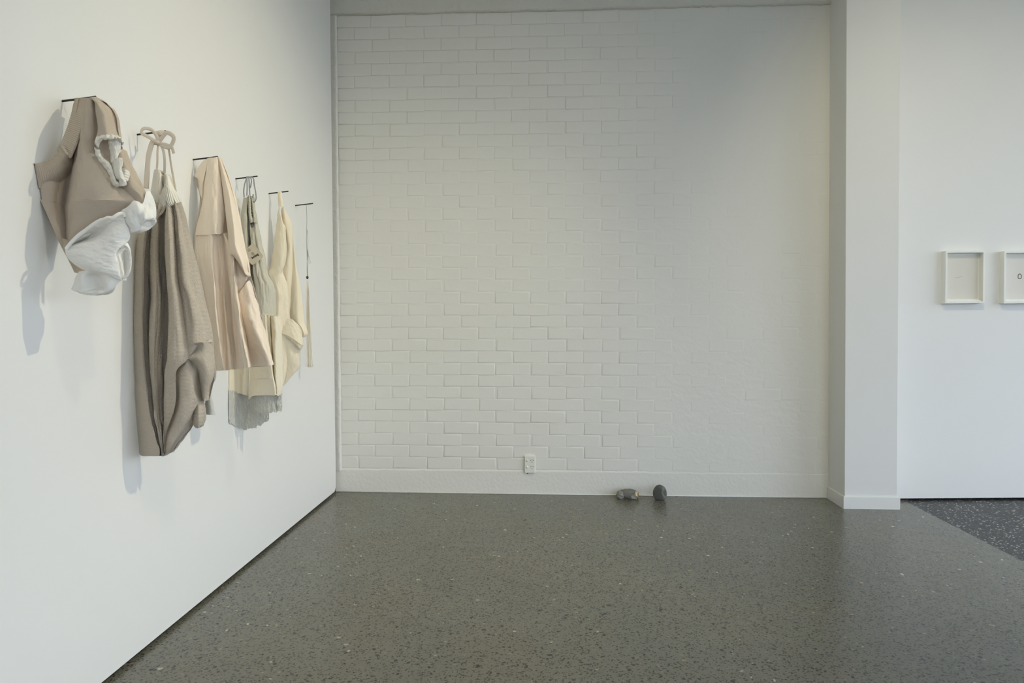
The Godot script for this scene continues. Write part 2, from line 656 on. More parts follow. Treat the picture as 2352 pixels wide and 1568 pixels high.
func room() -> void:
	struct("floor", bevel_box(Vector3(-0.2, -0.2, -0.2), Vector3(3.808, 0, FAR + 0.2), 0.0), M.polished_concrete, "grey polished concrete floor with small dark and pale pebbles in it", "floor")
	struct("floor_terrazzo", bevel_box(Vector3(3.808, -0.2, -0.4), Vector3(WIDE + 0.2, -0.0005, FAR + 0.2), 0.0), M.dark_terrazzo, "near-black terrazzo floor with white chips, at the far right", "floor")
	struct("ceiling", bevel_box(Vector3(-0.3, HIGH, -0.4), Vector3(WIDE + 0.3, HIGH + 0.2, FAR + 0.3), 0.0), M.ceiling_paint, "flat white painted ceiling above the gallery", "ceiling")
	# left wall: a white panel standing clear of the floor on a batten set far back; its end leans a little
	var st := begin(false)
	var p := [Vector3(0, 0.017, FAR), Vector3(0, 0.017, 0.062), Vector3(0, 0.04, 0.036), Vector3(0, HIGH, 0.083)]
	var q := []
	for v in p:
		q.append(v + Vector3(-0.06, 0, 0))
	tri(st, p[0], p[2], p[1])
	tri(st, p[0], p[3], p[2])
	var top := Vector3(0, HIGH, FAR)
	tri(st, p[0], top, p[3])
	quad(st, p[3], q[3], q[2], p[2])
	quad(st, p[2], q[2], q[1], p[1])
	quad(st, p[1], q[1], q[0], p[0])
	quad(st, q[0], q[1], q[2], q[3])
	tri(st, q[0], q[3], top + Vector3(-0.06, 0, 0))
	struct("wall_left", done(st), M.panel_paint, "smooth white wall panel on the left that the garments hang on", "wall")
	struct("wall_left_backing", bevel_box(Vector3(-0.25, 0, -0.1), Vector3(-0.06, HIGH, FAR), 0.0), M.panel_paint, "white wall behind the left wall panel", "wall")
	struct("trim_1", bevel_box(Vector3(-0.0599, 0, 0.075), Vector3(-0.054, 0.0165, FAR), 0.0), M.foot_batten, "timber batten set back under the left wall panel", "trim")
	# right wall: another panel, turned a little, also clear of the floor
	var o := struct("wall_right", bevel_box(Vector3(-0.13, 0.016, -0.08), Vector3(5.2, HIGH, 0), 0.0), M.panel_paint, "smooth white wall right of the column that the box frames hang on", "wall", Vector3(3.8, 0, 0.046))
	o.rotation.y = 0.074
	o = struct("trim_2", bevel_box(Vector3(-0.13, 0, -0.08), Vector3(5.2, 0.0155, -0.068), 0.0), M.foot_batten, "timber batten set back under the right wall", "trim", Vector3(3.8, 0, 0.046))
	o.rotation.y = 0.074
	# behind the camera and to the right: walls with shop windows
	shopfront("wall_front", Vector3(0, 0, FAR), Vector3(1, 0, 0), WIDE, [[3.2, 5.8]], 0.25, 3.55, "white wall behind the camera with one tall window")
	shopfront("wall_side", Vector3(WIDE, 0, FAR), Vector3(0, 0, -1), FAR + 0.4, SIDE_WINDOWS, 0.25, 3.55, "white wall at the far right end with tall windows")
	struct("pavement", bevel_box(Vector3(-30, -0.4, -30), Vector3(40, -0.25, 40), 0.0), M.pavement, "grey pavement outside the windows", "pavement")


const SIDE_WINDOWS := [[0.6, 3.4], [3.6, 6.4], [6.6, 8.8]]


# a wall with openings [from, to] along dir, between sill and head, each with a metal frame and glass
func shopfront(called: String, at: Vector3, dir: Vector3, length: float, gaps: Array, sill: float, head: float, label: String) -> void:
	var st := begin(false)
	var nrm := Vector3(0, 1, 0).cross(dir)
	var cuts := [0.0]
	for g in gaps:
		cuts.append(g[0])
		cuts.append(g[1])
	cuts.append(length)
	var box := func(a: float, b: float, y0: float, y1: float) -> void:
		var e0 := at + dir * a + Vector3(0, y0, 0)
		var e1 := at + dir * b + Vector3(0, y1, 0) - nrm * -0.2 * (1.0 if dir.x > 0 else 1.0)
		add_box(st, Vector3(minf(e0.x, e1.x), y0, minf(e0.z, e1.z)), Vector3(maxf(e0.x, e1.x), y1, maxf(e0.z, e1.z)), 0.0)
	if dir.x > 0:
		nrm = Vector3(0, 0, 1)
	else:
		nrm = Vector3(1, 0, 0)
	for k in range(0, cuts.size(), 2):
		box.call(cuts[k], cuts[k + 1], 0.0, HIGH)
	for g in gaps:
		box.call(g[0], g[1], 0.0, sill)
		box.call(g[0], g[1], head, HIGH)
	struct(called, done(st), M.panel_paint, label, "wall")
	for g in gaps:
		windows += 1
		var f := begin(false)
		for bar in [[g[0], g[0] + 0.05, sill, head], [g[1] - 0.05, g[1], sill, head], [g[0], g[1], sill, sill + 0.05], [g[0], g[1], head - 0.05, head], [(g[0] + g[1]) / 2 - 0.02, (g[0] + g[1]) / 2 + 0.02, sill, head]]:
			var e0: Vector3 = at + dir * bar[0] + nrm * 0.07
			var e1: Vector3 = at + dir * bar[1] + nrm * 0.13
			add_box(f, Vector3(minf(e0.x, e1.x), bar[2], minf(e0.z, e1.z)), Vector3(maxf(e0.x, e1.x), bar[3], maxf(e0.z, e1.z)), 0.0)
		struct("window_%d" % windows, done(f), M.frame_alloy, "tall dark-framed shop window number %d counted from the left wall round" % windows, "window")


var windows := 0


func brick_wall() -> void:
	# the mortar and slurry paint between the bricks: low joints on the left, nearly flush on the right
	var st := begin()
	var nx := 420
	var ny := 400
	var x0 := 0.028
	var x1 := 3.34
	var y0 := 0.14
	var y1 := 3.30
	var g := []
	for j in ny + 1:
		var row := PackedVector3Array()
		for i in nx + 1:
			var x := lerpf(x0, x1, float(i) / nx)
			var y := lerpf(y0, y1, float(j) / ny)
			row.append(Vector3(x, y, slurry(x, y)))
		g.append(row)
	for j in ny:
		for i in nx:
			quad(st, g[j + 1][i], g[j + 1][i + 1], g[j][i + 1], g[j][i])
	add_box(st, Vector3(-0.3, 0, -0.25), Vector3(3.9, HIGH, -0.02), 0.0)
	var wall := struct("wall_back", done(st), M.brick_paint, "white painted brick wall at the back of the room", "wall")
	# bricks in stretcher bond
	var kinds := {}
	for w in [0.235, 0.115]:
		kinds[w] = []
		for k in 8:
			kinds[w].append(brick_mesh(w, 0.0775))
	var rest := begin()
	var all := []
	for r in 38:
		var x := 0.031
		var half := r % 2 == 0
		var y := 0.1665 + 0.0812 * r + 0.0406
		while x < 3.31:
			var w := 0.235
			if half:
				w = 0.115
				half = false
			var xe := minf(x + w, 3.33)
			all.append([x, w, y, r])
			x += w + 0.0045
	for b in all:
		var lean: float = -0.0023 * b[2] - 0.0098 * b[2] * b[0] / 3.3
		b.append(Vector3(b[0] + b[1] / 2 + lean + rng.randf_range(-0.005, 0.005), b[2] + rng.randf_range(-0.0016, 0.0016), rng.randf_range(-0.0009, 0.0011)))
		b.append(rng.randi() % 8)
		b.append(rng.randf_range(-0.004, 0.004))
	# the 300 that show largest and clearest are bricks of their own
	var eye := Vector3(1.447, 1.205, 4.657)
	var order := all.filter(func(b: Array) -> bool: return b[1] > 0.2 and b[0] < 2.45)
	order.sort_custom(func(a: Array, b: Array) -> bool: return a[4].distance_squared_to(eye) < b[4].distance_squared_to(eye))
	var single := {}
	for b in order.slice(0, 300):
		single[b] = true
	for b in all:
		var t := Transform3D(Basis(Vector3(0, 0, 1), b[6]), b[4])
		var mesh: ArrayMesh = kinds[b[1]][b[5]]
		if single.has(b):
			var o := obj("brick", mesh, M.brick_paint, wall)
			o.transform = t
		else:
			rest.append_from(mesh, 0, t)
	var more := obj("bricks", rest.commit(), M.brick_paint, wall)
	more.set_meta("kind", "stuff")
	# rough concrete beam above, rendered plinth below, rounded plaster strip at the left end
	var beam := begin()
	var n := 300
	var prof := [[0.0, 0.012], [0.004, 0.022], [0.02, 0.027], [0.4, 0.03], [0.75, 0.03]]
	for i in n:
		for k in prof.size() - 1:
			var c := []
			for e in [[i, k], [i + 1, k], [i + 1, k + 1], [i, k + 1]]:
				var x: float = 3.36 * e[0] / n
				var q: Array = prof[e[1]]
				var edge := 0.006 * noise.get_noise_2d(x * 4.0, 3.0) + 0.004 * noise.get_noise_2d(x * 19.0, 8.0) + 0.003 * noise.get_noise_2d(x * 60.0, 2.0)
				var bump := 0.004 * noise.get_noise_2d(x * 9.0, q[0] * 30.0 + 5.0)
				c.append(Vector3(x - 0.012, 3.252 + q[0] + (edge if e[1] < 3 else 0.0), q[1] + bump))
			quad(beam, c[3], c[2], c[1], c[0])
			if k == 0:
				quad(beam, c[0], c[1], Vector3(c[1].x, c[1].y, -0.02), Vector3(c[0].x, c[0].y, -0.02))
	struct("trim_3", done(beam), M.beam_paint, "rough-edged white concrete beam above the brick wall", "trim")
	var plinth := begin()
	for i in 700:
		for k in 24:
			var c := []
			for e in [[i, k], [i + 1, k], [i + 1, k + 1], [i, k + 1]]:
				var x: float = -0.01 + 3.35 * e[0] / 700.0
				var f: float = e[1] / 24.0
				var edge := 0.004 * noise.get_noise_2d(x * 7.0, 40.0) + 0.003 * noise.get_noise_2d(x * 30.0, 44.0)
				var y := lerpf(0.0, 0.166 + edge, f)
				var z := 0.0022 + 0.0010 * noise.get_noise_2d(x * 5.0, y * 7.0 + 60.0) + 0.0009 * noise.get_noise_2d((x + y) * 55.0, (y - x) * 95.0) + 0.0008 * noise.get_noise_2d(x * 28.0, y * 36.0)
				if e[1] == 24:
					z = -0.004
				c.append(Vector3(x, y, z))
			quad(plinth, c[3], c[2], c[1], c[0])
	struct("trim_4", done(plinth), M.brick_paint, "rough brushed render band along the foot of the brick wall", "trim")
	struct("trim_5", tube([Vector3(0.0, 0.003, 0.005), Vector3(1.7, 0.0035, 0.0055), Vector3(3.33, 0.003, 0.005)], 0.0042, 10), M.skirting_paint, "thin bead of white paint and sealant where brick wall meets floor", "trim")
	var strip := begin()
	var pr := [[-0.03, 0.004], [-0.004, 0.006], [0.012, 0.010], [0.022, 0.0105], [0.028, 0.008], [0.031, 0.002], [0.032, -0.006]]
	for i in 240:
		for k in pr.size() - 1:
			var c := []
			for e in [[i, k], [i + 1, k], [i + 1, k + 1], [i, k + 1]]:
				var y: float = 0.15 + 3.11 * e[0] / 240.0
				var q: Array = pr[e[1]]
				var w := 0.0016 * noise.get_noise_2d(y * 6.0, 70.0) + 0.001 * noise.get_noise_2d(y * 40.0, 74.0)
				c.append(Vector3(q[0] - 0.0023 * y + w, y, q[1] + 0.0012 * noise.get_noise_2d(y * 30.0, q[0] * 300.0)))
			quad(strip, c[0], c[3], c[2], c[1])
	struct("trim_6", done(strip), M.plaster_paint, "narrow rough plaster strip down the left end of the brick wall", "trim")


func slurry(x: float, y: float) -> float:
	var flush := smoothstep(1.5, 2.7, x + 0.35 * noise.get_noise_2d(x * 1.3, y * 1.3))
	flush = maxf(flush, 0.55 * smoothstep(0.35, 0.0, absf(y - 1.75) - 0.25) )
	var z := lerpf(-0.0033 - 0.0012 * smoothstep(2.2, 2.8, y), 0.0003, flush)
	z += lerpf(0.0008, 0.0011, flush) * noise.get_noise_2d(x * 9.0, y * 14.0 + 20.0)
	z += 0.0006 * noise.get_noise_2d(x * 40.0, y * 40.0 + 90.0)
	return z


# a brick's face under thick paint: rounded arrises, slightly uneven corners
func brick_mesh(w: float, h: float) -> ArrayMesh:
	var st := begin()
	var rings := []
	for k in [[0.0, -0.014], [0.0, -0.0026], [0.0014, -0.0009], [0.0055, 0.0], [0.014, 0.0]]:
		rings.append([k[0], k[1]])
	var jit := []
	for c in 4:
		jit.append(Vector3(rng.randf_range(-0.0022, 0.0022), rng.randf_range(-0.0016, 0.0016), rng.randf_range(-0.0007, 0.0007)))
	var p := func(c: int, k: int) -> Vector3:
		var sx: float = [-1.0, 1.0, 1.0, -1.0][c]
		var sy: float = [1.0, 1.0, -1.0, -1.0][c]
		return Vector3(sx * (w / 2 - rings[k][0]), sy * (h / 2 - rings[k][0]), rings[k][1]) + jit[c]
	for k in rings.size() - 1:
		for c in 4:
			var d := (c + 1) % 4
			quad(st, p.call(c, k), p.call(d, k), p.call(d, k + 1), p.call(c, k + 1))
	quad(st, p.call(0, 4), p.call(1, 4), p.call(2, 4), p.call(3, 4))
	return done(st)


func column() -> void:
	var lean := Vector3(-0.0121, 0, 0)
	struct("column", bevel_box(Vector3(3.336, 0, -0.1), Vector3(3.661, HIGH, 0.25), 0.0025, lean), M.column_paint, "square white boxed column standing between the brick wall and the right wall", "column")
	var st := begin(false)
	# skirting: one strip mitred round the corners, its top edge eased
	var line := [Vector3(3.325, 0, 0.003), Vector3(3.325, 0, 0.262), Vector3(3.673, 0, 0.262), Vector3(3.673, 0, 0.03)]
	var inward := [Vector3(1, 0, 0), Vector3(1, 0, -1), Vector3(-1, 0, -1), Vector3(-1, 0, 0)]
	for k in 3:
		var steps := [[0.0, 0.0], [0.0, 0.0745], [0.0012, 0.0772], [0.0035, 0.078], [0.014, 0.078]]
		for s in 4:
			var q := []
			for e in [[k, s], [k + 1, s], [k + 1, s + 1], [k, s + 1]]:
				q.append(line[e[0]] + inward[e[0]] * steps[e[1]][0] + Vector3(0, steps[e[1]][1], 0))
			quad(st, q[3], q[2], q[1], q[0])
	struct("baseboard_column", done(st), M.skirting_paint, "low white skirting board round the foot of the column", "baseboard")


func track_spot(at: Vector3, aim: Vector3, energy: float, cone: float, label: String) -> void:
	var o := thing("track_spotlight", label, "spotlight", at, "ceiling spotlights")
	var dir := (aim - at).normalized()
	var b := Basis.looking_at(dir, Vector3(0, 0, 1) if absf(dir.y) > 0.9 else Vector3(0, 1, 0))
	var body := obj("housing", lathe([Vector2(0.0, 0.09), Vector2(0.034, 0.09), Vector2(0.04, 0.084), Vector2(0.04, -0.06), Vector2(0.037, -0.06), Vector2(0.034, -0.03), Vector2(0.0, -0.03)]), M.white_metal, o)
	body.basis = b * Basis(Vector3(1, 0, 0), PI / 2)
	obj("stem", tube([Vector3(0, 0.02, 0), Vector3(0, HIGH - at.y, 0)], 0.008), M.white_metal, o)
	var glow := StandardMaterial3D.new()
	glow.albedo_color = Color(0.9, 0.9, 0.85)
	glow.emission_enabled = true
	glow.emission = LAMP
	glow.emission_energy_multiplier = 3.0
	var lens := obj("lens", lathe([Vector2(0.0, -0.036), Vector2(0.028, -0.036), Vector2(0.032, -0.034), Vector2(0.0, -0.032)]), glow, o)
	lens.basis = body.basis
	var l := SpotLight3D.new()
	l.name = "beam"
	l.light_color = LAMP
	l.light_energy = energy
	l.light_size = 0.03
	l.spot_angle = cone
	l.spot_angle_attenuation = 1.0
	l.spot_range = 12.0
	l.spot_attenuation = 2.0
	l.shadow_enabled = true
	o.add_child(l, true)
	l.basis = b
	l.position = dir * 0.07


# ------------------------------------------------------------------ rods and garments
const ROD_Y := 1.853
const RODS := [2.653, 2.277, 1.893, 1.507, 1.126, 0.747]

func rods() -> void:
	var says := ["under the beige jumper, nearest the camera", "under the knitted skirt's ribbon bow", "under the peach silk blouse", "under the sage gathered dress", "through the loop of the cream linen piece", "holding the thin thread and tassel"]
	var m := tube([Vector3(-0.01, -0.001, 0), Vector3(0.05, 0.005, 0), Vector3(0.104, 0.011, 0)], 0.0032, 12)
	for k in 6:
		var o := obj("wall_rod", m, M.black_metal, null, Vector3(0, ROD_Y, RODS[k]))
		o.name = numbered("wall_rod")
		o.set_meta("label", "thin black metal rod " + says[k])
		o.set_meta("category", "rod")
		o.set_meta("group", "black rods along the left wall")


func at_rod(k: int) -> Vector3:
	return Vector3(0, ROD_Y, RODS[k - 1])


func ribbon(mm: Array, wide: float, per := 10) -> ArrayMesh:
	return tube(spline(points(mm), per), wide, 8, 0.16)


func jumper() -> void:
	var o := thing("jumper", "beige felted wool jumper with ribbed edges and white cotton lining, hung nearest the camera", "jumper", at_rod(1))
	obj("body", cloth([7, 47,3,10, 71,-4,34, 74,-2,28, 93,-7,42, 108,-10,50, 125,-12,55, 127,-5,40, 52,-44,30, 78,-51,54, 84,-50,48, 109,-56,68, 127,-60,80, 137,-55,70, 136,-44,50, 52,-101,50, 71,-104,59, 80,-103,53, 112,-110,81, 130,-113,90, 141,-111,80, 143,-105,60, 51,-151,70, 58,-149,58, 60,-146,38, 106,-158,84, 131,-162,100, 139,-165,87, 144,-161,70, 35,-191,87, 49,-188,71, 47,-181,33, 101,-196,86, 130,-202,105, 156,-204,100, 196,-204,80, 10,-221,95, 34,-223,78, 34,-218,28, 96,-234,90, 129,-241,112, 173,-246,112, 222,-243,83, 4,-262,104, 26,-266,82, 26,-264,28, 91,-276,92, 127,-281,118, 188,-279,125, 239,-272,85, 5,-308,100, 25,-310,83, 23,-306,33, 86,-317,95, 123,-321,120, 201,-315,130, 270,-298,95, 4,-313,103, 24,-319,84, 25,-319,38, 87,-323,98, 124,-320,123, 206,-320,132, 278,-319,100, 22,-359,100, 36,-362,86, 34,-362,48, 80,-361,92, 107,-355,110, 174,-351,115, 250,-346,95, 48,-418,100, 53,-416,90, 49,-412,68, 76,-405,91, 94,-397,103, 153,-376,105, 225,-354,95, 68,-471,90, 68,-463,88, 67,-454,84, 74,-441,90, 79,-428,92, 134,-402,95, 215,-369,90], {"thick": 0.004, "hollow": 0.05, "crease": 0.003, "grain": 0.05, "nv": 110, "nu": 60}), M.wool, o)
	obj("body_hem", cloth([3, 39,-412,92, 65,-422,85, 90,-432,80, 57,-447,94, 79,-455,90, 95,-462,80, 77,-485,94, 95,-487,90, 111,-492,80, 91,-517,92, 103,-519,90, 122,-514,80], {"thick": 0.004}), M.wool, o)
	obj("neck_rib", cloth([2, 54,2,20, 109,-6,45, 54,-21,30, 120,-37,65, 57,-47,42, 123,-71,80, 56,-80,54, 113,-101,80, 54,-110,66, 101,-132,81, 50,-140,78, 91,-162,84, 44,-164,85, 83,-185,87], {"thick": 0.006, "nv": 260, "nu": 12, "ribs": [34, 0.0007, 1]}), M.wool, o)
	obj("hem_rib", cloth([5, 4,-213,123, 10,-203,98, 31,-192,95, 44,-174,90, 57,-156,88, 4,-228,119, 23,-223,103, 48,-214,100, 64,-195,95, 76,-181,92, 4,-253,114, 25,-246,97, 48,-232,84, 59,-209,70, 67,-187,60, 4,-279,109, 12,-272,75, 23,-253,45, 40,-222,35, 57,-193,35], {"thick": 0.006, "nu": 220, "nv": 24, "ribs": [24, 0.0009]}), M.wool, o)
	obj("sleeve", cloth([4, 112,-8,50, 130,-8,55, 131,-2,40, 118,2,10, 139,-23,60, 162,-36,80, 161,-30,60, 138,-18,15, 149,-57,70, 174,-65,87, 185,-61,80, 163,-45,30, 160,-89,80, 185,-93,95, 194,-89,85, 180,-76,40, 164,-112,85, 192,-119,100, 202,-114,90, 193,-103,50, 162,-133,90, 195,-136,105, 209,-131,95, 207,-124,60], {"thick": 0.004, "hollow": 0.04, "crease": 0.003, "grain": 0.04}), M.wool, o)
	var cuff := obj("cuff", cloth([7, 166,-133,95, 195,-131,107, 216,-130,105, 227,-130,90, 225,-138,70, 211,-157,60, 203,-178,70, 167,-152,103, 191,-141,112, 220,-142,112, 236,-138,98, 234,-147,80, 220,-164,70, 213,-182,80, 174,-164,98, 189,-146,105, 214,-144,105, 226,-140,90, 216,-153,70, 202,-166,60, 189,-180,60], {"thick": 0.004, "nu": 160, "ribs": [9, 0.0011], "crease": 0.0016, "grain": 0.012}), M.gauze, o)
	obj("cuff_edge", cloth([3, 158,-160,92, 170,-170,103, 178,-169,100, 163,-181,95, 177,-188,105, 186,-189,103, 177,-203,98, 195,-208,107, 205,-205,105, 195,-224,100, 210,-224,110, 216,-219,105, 208,-244,103, 221,-244,112, 224,-241,107, 216,-265,105, 231,-265,115, 234,-261,110, 229,-277,105, 240,-275,112, 246,-271,110], {"thick": 0.004, "nv": 120, "ribs": [7, 0.001, 1], "crease": 0.0012, "grain": 0.012}), M.gauze, cuff)
	obj("cuff_lining", cloth([3, 161,-136,85, 184,-135,87, 201,-135,82, 155,-162,80, 173,-156,65, 195,-162,70, 165,-184,83, 184,-183,75, 207,-192,83, 188,-209,90, 200,-208,87, 218,-209,90, 207,-238,95, 221,-239,95, 232,-239,95, 213,-263,95, 225,-263,95, 234,-256,95], {"thick": 0.002, "crease": 0.003}), M.wool, cuff)
	obj("cuff_facing", cloth([3, 197,-137,88, 220,-138,95, 230,-140,80, 196,-161,83, 218,-165,92, 227,-167,80, 201,-183,84, 215,-186,90, 222,-188,85, 203,-204,88, 216,-206,93, 225,-207,90], {"thick": 0.002, "crease": 0.004, "grain": 0.02}), M.gauze, cuff)
	obj("cuff_fold", cloth([3, 213,-203,95, 236,-197,110, 248,-195,105, 215,-220,100, 241,-219,115, 251,-207,110, 222,-238,105, 244,-235,120, 252,-228,115, 229,-252,107, 248,-251,120, 257,-249,112, 237,-259,107, 257,-261,120, 262,-266,110, 235,-272,107, 251,-277,115, 260,-273,107], {"thick": 0.003, "crease": 0.002, "grain": 0.015}), M.gauze, cuff)
	obj("cuff_rib", cloth([3, 242,-223,103, 255,-225,103, 262,-232,95, 241,-239,105, 256,-241,107, 264,-246,98, 241,-254,107, 253,-257,110, 260,-260,100], {"thick": 0.003, "nv": 60, "ribs": [5, 0.0005, 1]}), M.gauze, cuff)
	obj("underarm", cloth([3, 189,-148,50, 202,-151,45, 211,-168,40, 205,-192,65, 227,-196,64, 237,-211,50, 217,-236,83, 259,-244,90, 273,-261,70, 225,-261,87, 270,-273,103, 300,-284,85, 238,-283,87, 291,-296,107, 312,-309,90, 256,-308,87, 303,-320,105, 316,-323,92, 278,-328,87, 309,-332,100, 313,-329,90], {"thick": 0.004, "crease": 0.002, "hollow": 0.03}), M.wool, o)
	var lin := obj("lining", cloth([5, 108,-436,118, 146,-400,119, 182,-376,119, 222,-361,118, 251,-352,115, 103,-437,122, 140,-410,120, 185,-387,120, 228,-374,123, 260,-363,120, 92,-443,115, 110,-425,85, 165,-405,95, 219,-384,118, 262,-377,120, 93,-450,126, 134,-440,128, 188,-424,125, 236,-413,135, 271,-400,118, 89,-453,125, 145,-452,135, 199,-444,135, 239,-439,138, 272,-421,115, 91,-472,124, 148,-465,140, 196,-463,139, 240,-452,138, 262,-437,118, 100,-487,120, 160,-489,143, 205,-484,145, 240,-476,135, 240,-459,123, 120,-503,118, 174,-505,140, 214,-505,143, 242,-502,132, 244,-488,125, 135,-512,115, 186,-516,134, 221,-523,138, 245,-526,130, 250,-533,123, 137,-513,110, 186,-518,125, 222,-530,130, 243,-539,125, 252,-541,120], {"thick": 0.002, "crease": 0.0045, "grain": 0.07, "tall": 0.4, "hollow": 0.04, "nu": 80, "nv": 100}), M.white_cotton, o)
	lin.set_meta("label", "white cotton lining spilling out below")
	obj("lining_rim", tube(spline(points([97,-454,132, 111,-438,133, 134,-417,134, 157,-402,135, 179,-387,136, 200,-376,138, 214,-373,140, 227,-369,142, 239,-370,141, 247,-363,138, 255,-356,132, 260,-356,125, 262,-365,123]), 12), 0.0052, 12, 0.8), M.white_cotton, lin)
	obj("lining_tail", cloth([5, 110,-515,100, 139,-513,112, 180,-514,120, 211,-522,123, 249,-539,118, 99,-531,100, 134,-532,115, 162,-526,90, 206,-533,123, 241,-546,118, 93,-550,100, 135,-554,120, 166,-547,90, 211,-555,127, 229,-557,118, 87,-566,100, 126,-573,120, 173,-561,95, 208,-568,125, 221,-567,118, 108,-575,103, 142,-577,120, 176,-573,120, 200,-575,120, 207,-574,118, 115,-579,105, 139,-582,115, 161,-583,115, 175,-581,115, 189,-575,115], {"crease": 0.004, "grain": 0.05, "tall": 1.5, "hollow": 0.03, "nu": 60, "nv": 60}), M.white_cotton, lin)
	obj("lining_side", cloth([6, 249,-344,115, 274,-332,120, 289,-318,118, 308,-326,112, 309,-291,95, 314,-286,85, 251,-360,115, 285,-352,130, 307,-342,130, 315,-337,115, 318,-324,103, 324,-303,87, 256,-379,115, 288,-376,130, 304,-370,125, 323,-362,127, 329,-355,112, 333,-327,90, 268,-394,112, 292,-391,125, 306,-385,120, 323,-375,125, 330,-370,110, 334,-354,90, 269,-406,110, 287,-406,118, 301,-400,118, 312,-385,118, 319,-375,105, 331,-368,92], {"crease": 0.004, "grain": 0.05, "tall": 1.5, "hollow": 0.03, "nu": 60, "nv": 50}), M.white_cotton, lin)
	obj("armhole", cloth([3, 235,-461,115, 249,-451,123, 254,-442,118, 251,-448,117, 261,-443,125, 265,-436,118, 264,-456,117, 274,-454,124, 272,-450,115, 269,-477,115, 277,-477,122, 274,-477,112, 267,-501,115, 276,-504,122, 273,-503,112, 259,-522,116, 268,-525,123, 267,-527,115, 244,-534,118, 254,-537,125, 255,-539,118], {"thick": 0.003, "crease": 0.001, "grain": 0.01}), M.white_cotton, lin)
	obj("armhole_inside", cloth([3, 221,-457,105, 240,-449,100, 259,-457,105, 220,-486,100, 237,-485,92, 264,-486,103, 226,-513,103, 240,-513,98, 261,-516,105, 239,-535,110, 243,-535,107, 250,-535,110], {"crease": 0.003}), M.white_cotton, lin)


